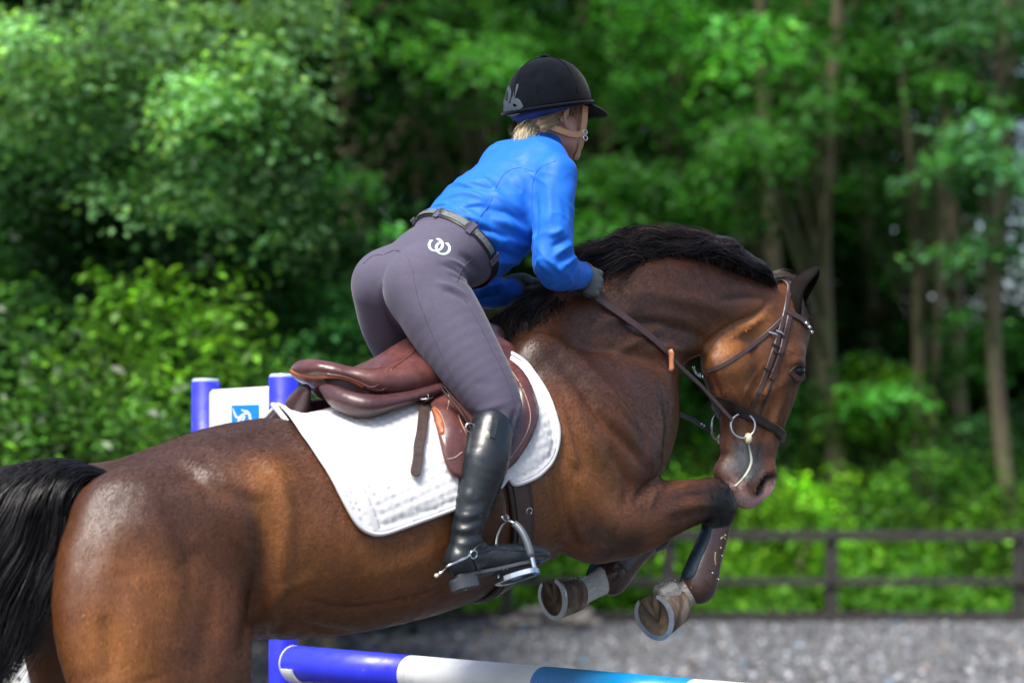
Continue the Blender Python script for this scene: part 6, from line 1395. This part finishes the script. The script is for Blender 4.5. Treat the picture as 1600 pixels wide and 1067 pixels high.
# ribbon bow at the back
def rib(pts, w_): return strap(hSurf, pts, w_, .002, .002, 0, 5).build('ribbon', rib_m, hel)
rib([(793, 176), (796, 160), (798, 146), (795, 138)], .012); rib([(799, 172), (803, 156), (807, 143), (809, 133)], .012); rib([(790, 172), (800, 176), (812, 172)], .024); rib([(800, 158), (810, 160), (815, 170)], .016); rib([(789, 160), (796, 165), (803, 170)], .012)
# harness
def hstrap(pts3, w_, name='harness_strap'):
    P = cr(pts3, 6); C_ = hp(0, 0, -.03); N = P - C_; N -= hu[None] * (N @ hu)[:, None] * .9; N -= hf_[None] * (N @ hf_)[:, None] * .7; N /= np.linalg.norm(N, axis=1)[:, None]; MB().ribbon(P, N, w_, .003).build(name, tanh_m, hel)
for s_ in (1, -1):
    hstrap([hp(.046, .086 * s_, .008), hp(.042, .084 * s_, -.025), hp(.038, .078 * s_, -.060), hp(.042, .064 * s_, -.095), hp(.045, .040 * s_, -.125)], .025)
    hstrap([hp(-.095, .035 * s_, -.030), hp(-.055, .066 * s_, -.052), hp(-.005, .078 * s_, -.068), hp(.042, .078 * s_, -.066)], .017)
    for uu in (-.062, -.078): MB().ring(hp(.044, .080 * s_, uu), hsd * s_ + hf_ * .1, .0095, .0022, 14, 6, flat=(.7, 1)).build('harness_buckle', steel_m, hel, True)
hstrap([hp(.045, .040, -.125), hp(.048, .015, -.138), hp(.048, -.015, -.138), hp(.045, -.040, -.125)], .017, 'chin_strap')
# ---- hair
blond = mat('blond_hair', attr='tint', rough=.42, var=.1, bump=0)
n = 2600; b = hp(-.085, .0, -.045); r_ = np.random.default_rng(9); roots = b + r_.normal(0, .010, (n, 3)) + hf_ * .015
bc = np.array([.85, .72, .46])[None] * r_.uniform(.55, 1.15, n)[:, None]; bc[r_.random(n) < .15] *= .45
hr = strands('hair', roots, lambda P, s, q, D: -hf_ * (1.0 - .9 * s) + np.array([-.25, -.1, 0]) + np.array([0, 0, -1.]) * (.25 + 1.3 * s) + q[:, :3] * .14, r_.uniform(.045, .070, n), .00065, bc, PER, 9, 6, m=blond)
n = 900; a_ = r_.uniform(-1, 1, n); roots = np.array([hp(-.040 - .02 * r_.random(), (.066 + .004 * r_.random()) * (1 if x > 0 else -1), -.01 - .025 * r_.random()) for x in a_]); bc = np.array([.40, .30, .18])[None] * r_.uniform(.5, 1.15, n)[:, None]
sgn = np.sign(a_)[:, None]
strands('hair', roots, lambda P, s, q, D: -hf_ * 1.0 - hu * .45 - sgn * hsd * (.55 * s) + q[:, :3] * .1, r_.uniform(.04, .06, n), .0006, bc, PER, 8, 7, m=blond)
n = 260; sg2 = r_.choice([-1, 1], n)[:, None]; roots = np.array([hp(.002 + .026 * r_.random(), .0735 * s_[0], .014 - .02 * r_.random()) for s_ in sg2]); bc = np.array([.16, .10, .06])[None] * r_.uniform(.5, 1.6, n)[:, None]
strands('hair', roots, lambda P, s, q, D: -hu * 1.0 - hf_ * .35 + sg2 * hsd * (.02 - .30 * s) + q[:, :3] * .08, r_.uniform(.012, .026, n), .0007, bc, PER, 6, 8, m=blond)
MB().ring(hp(-.088, 0, -.050), hf_ + [0, 0, .3], .017, .006, 20, 8).build('hair_band', black_m, PER, True)
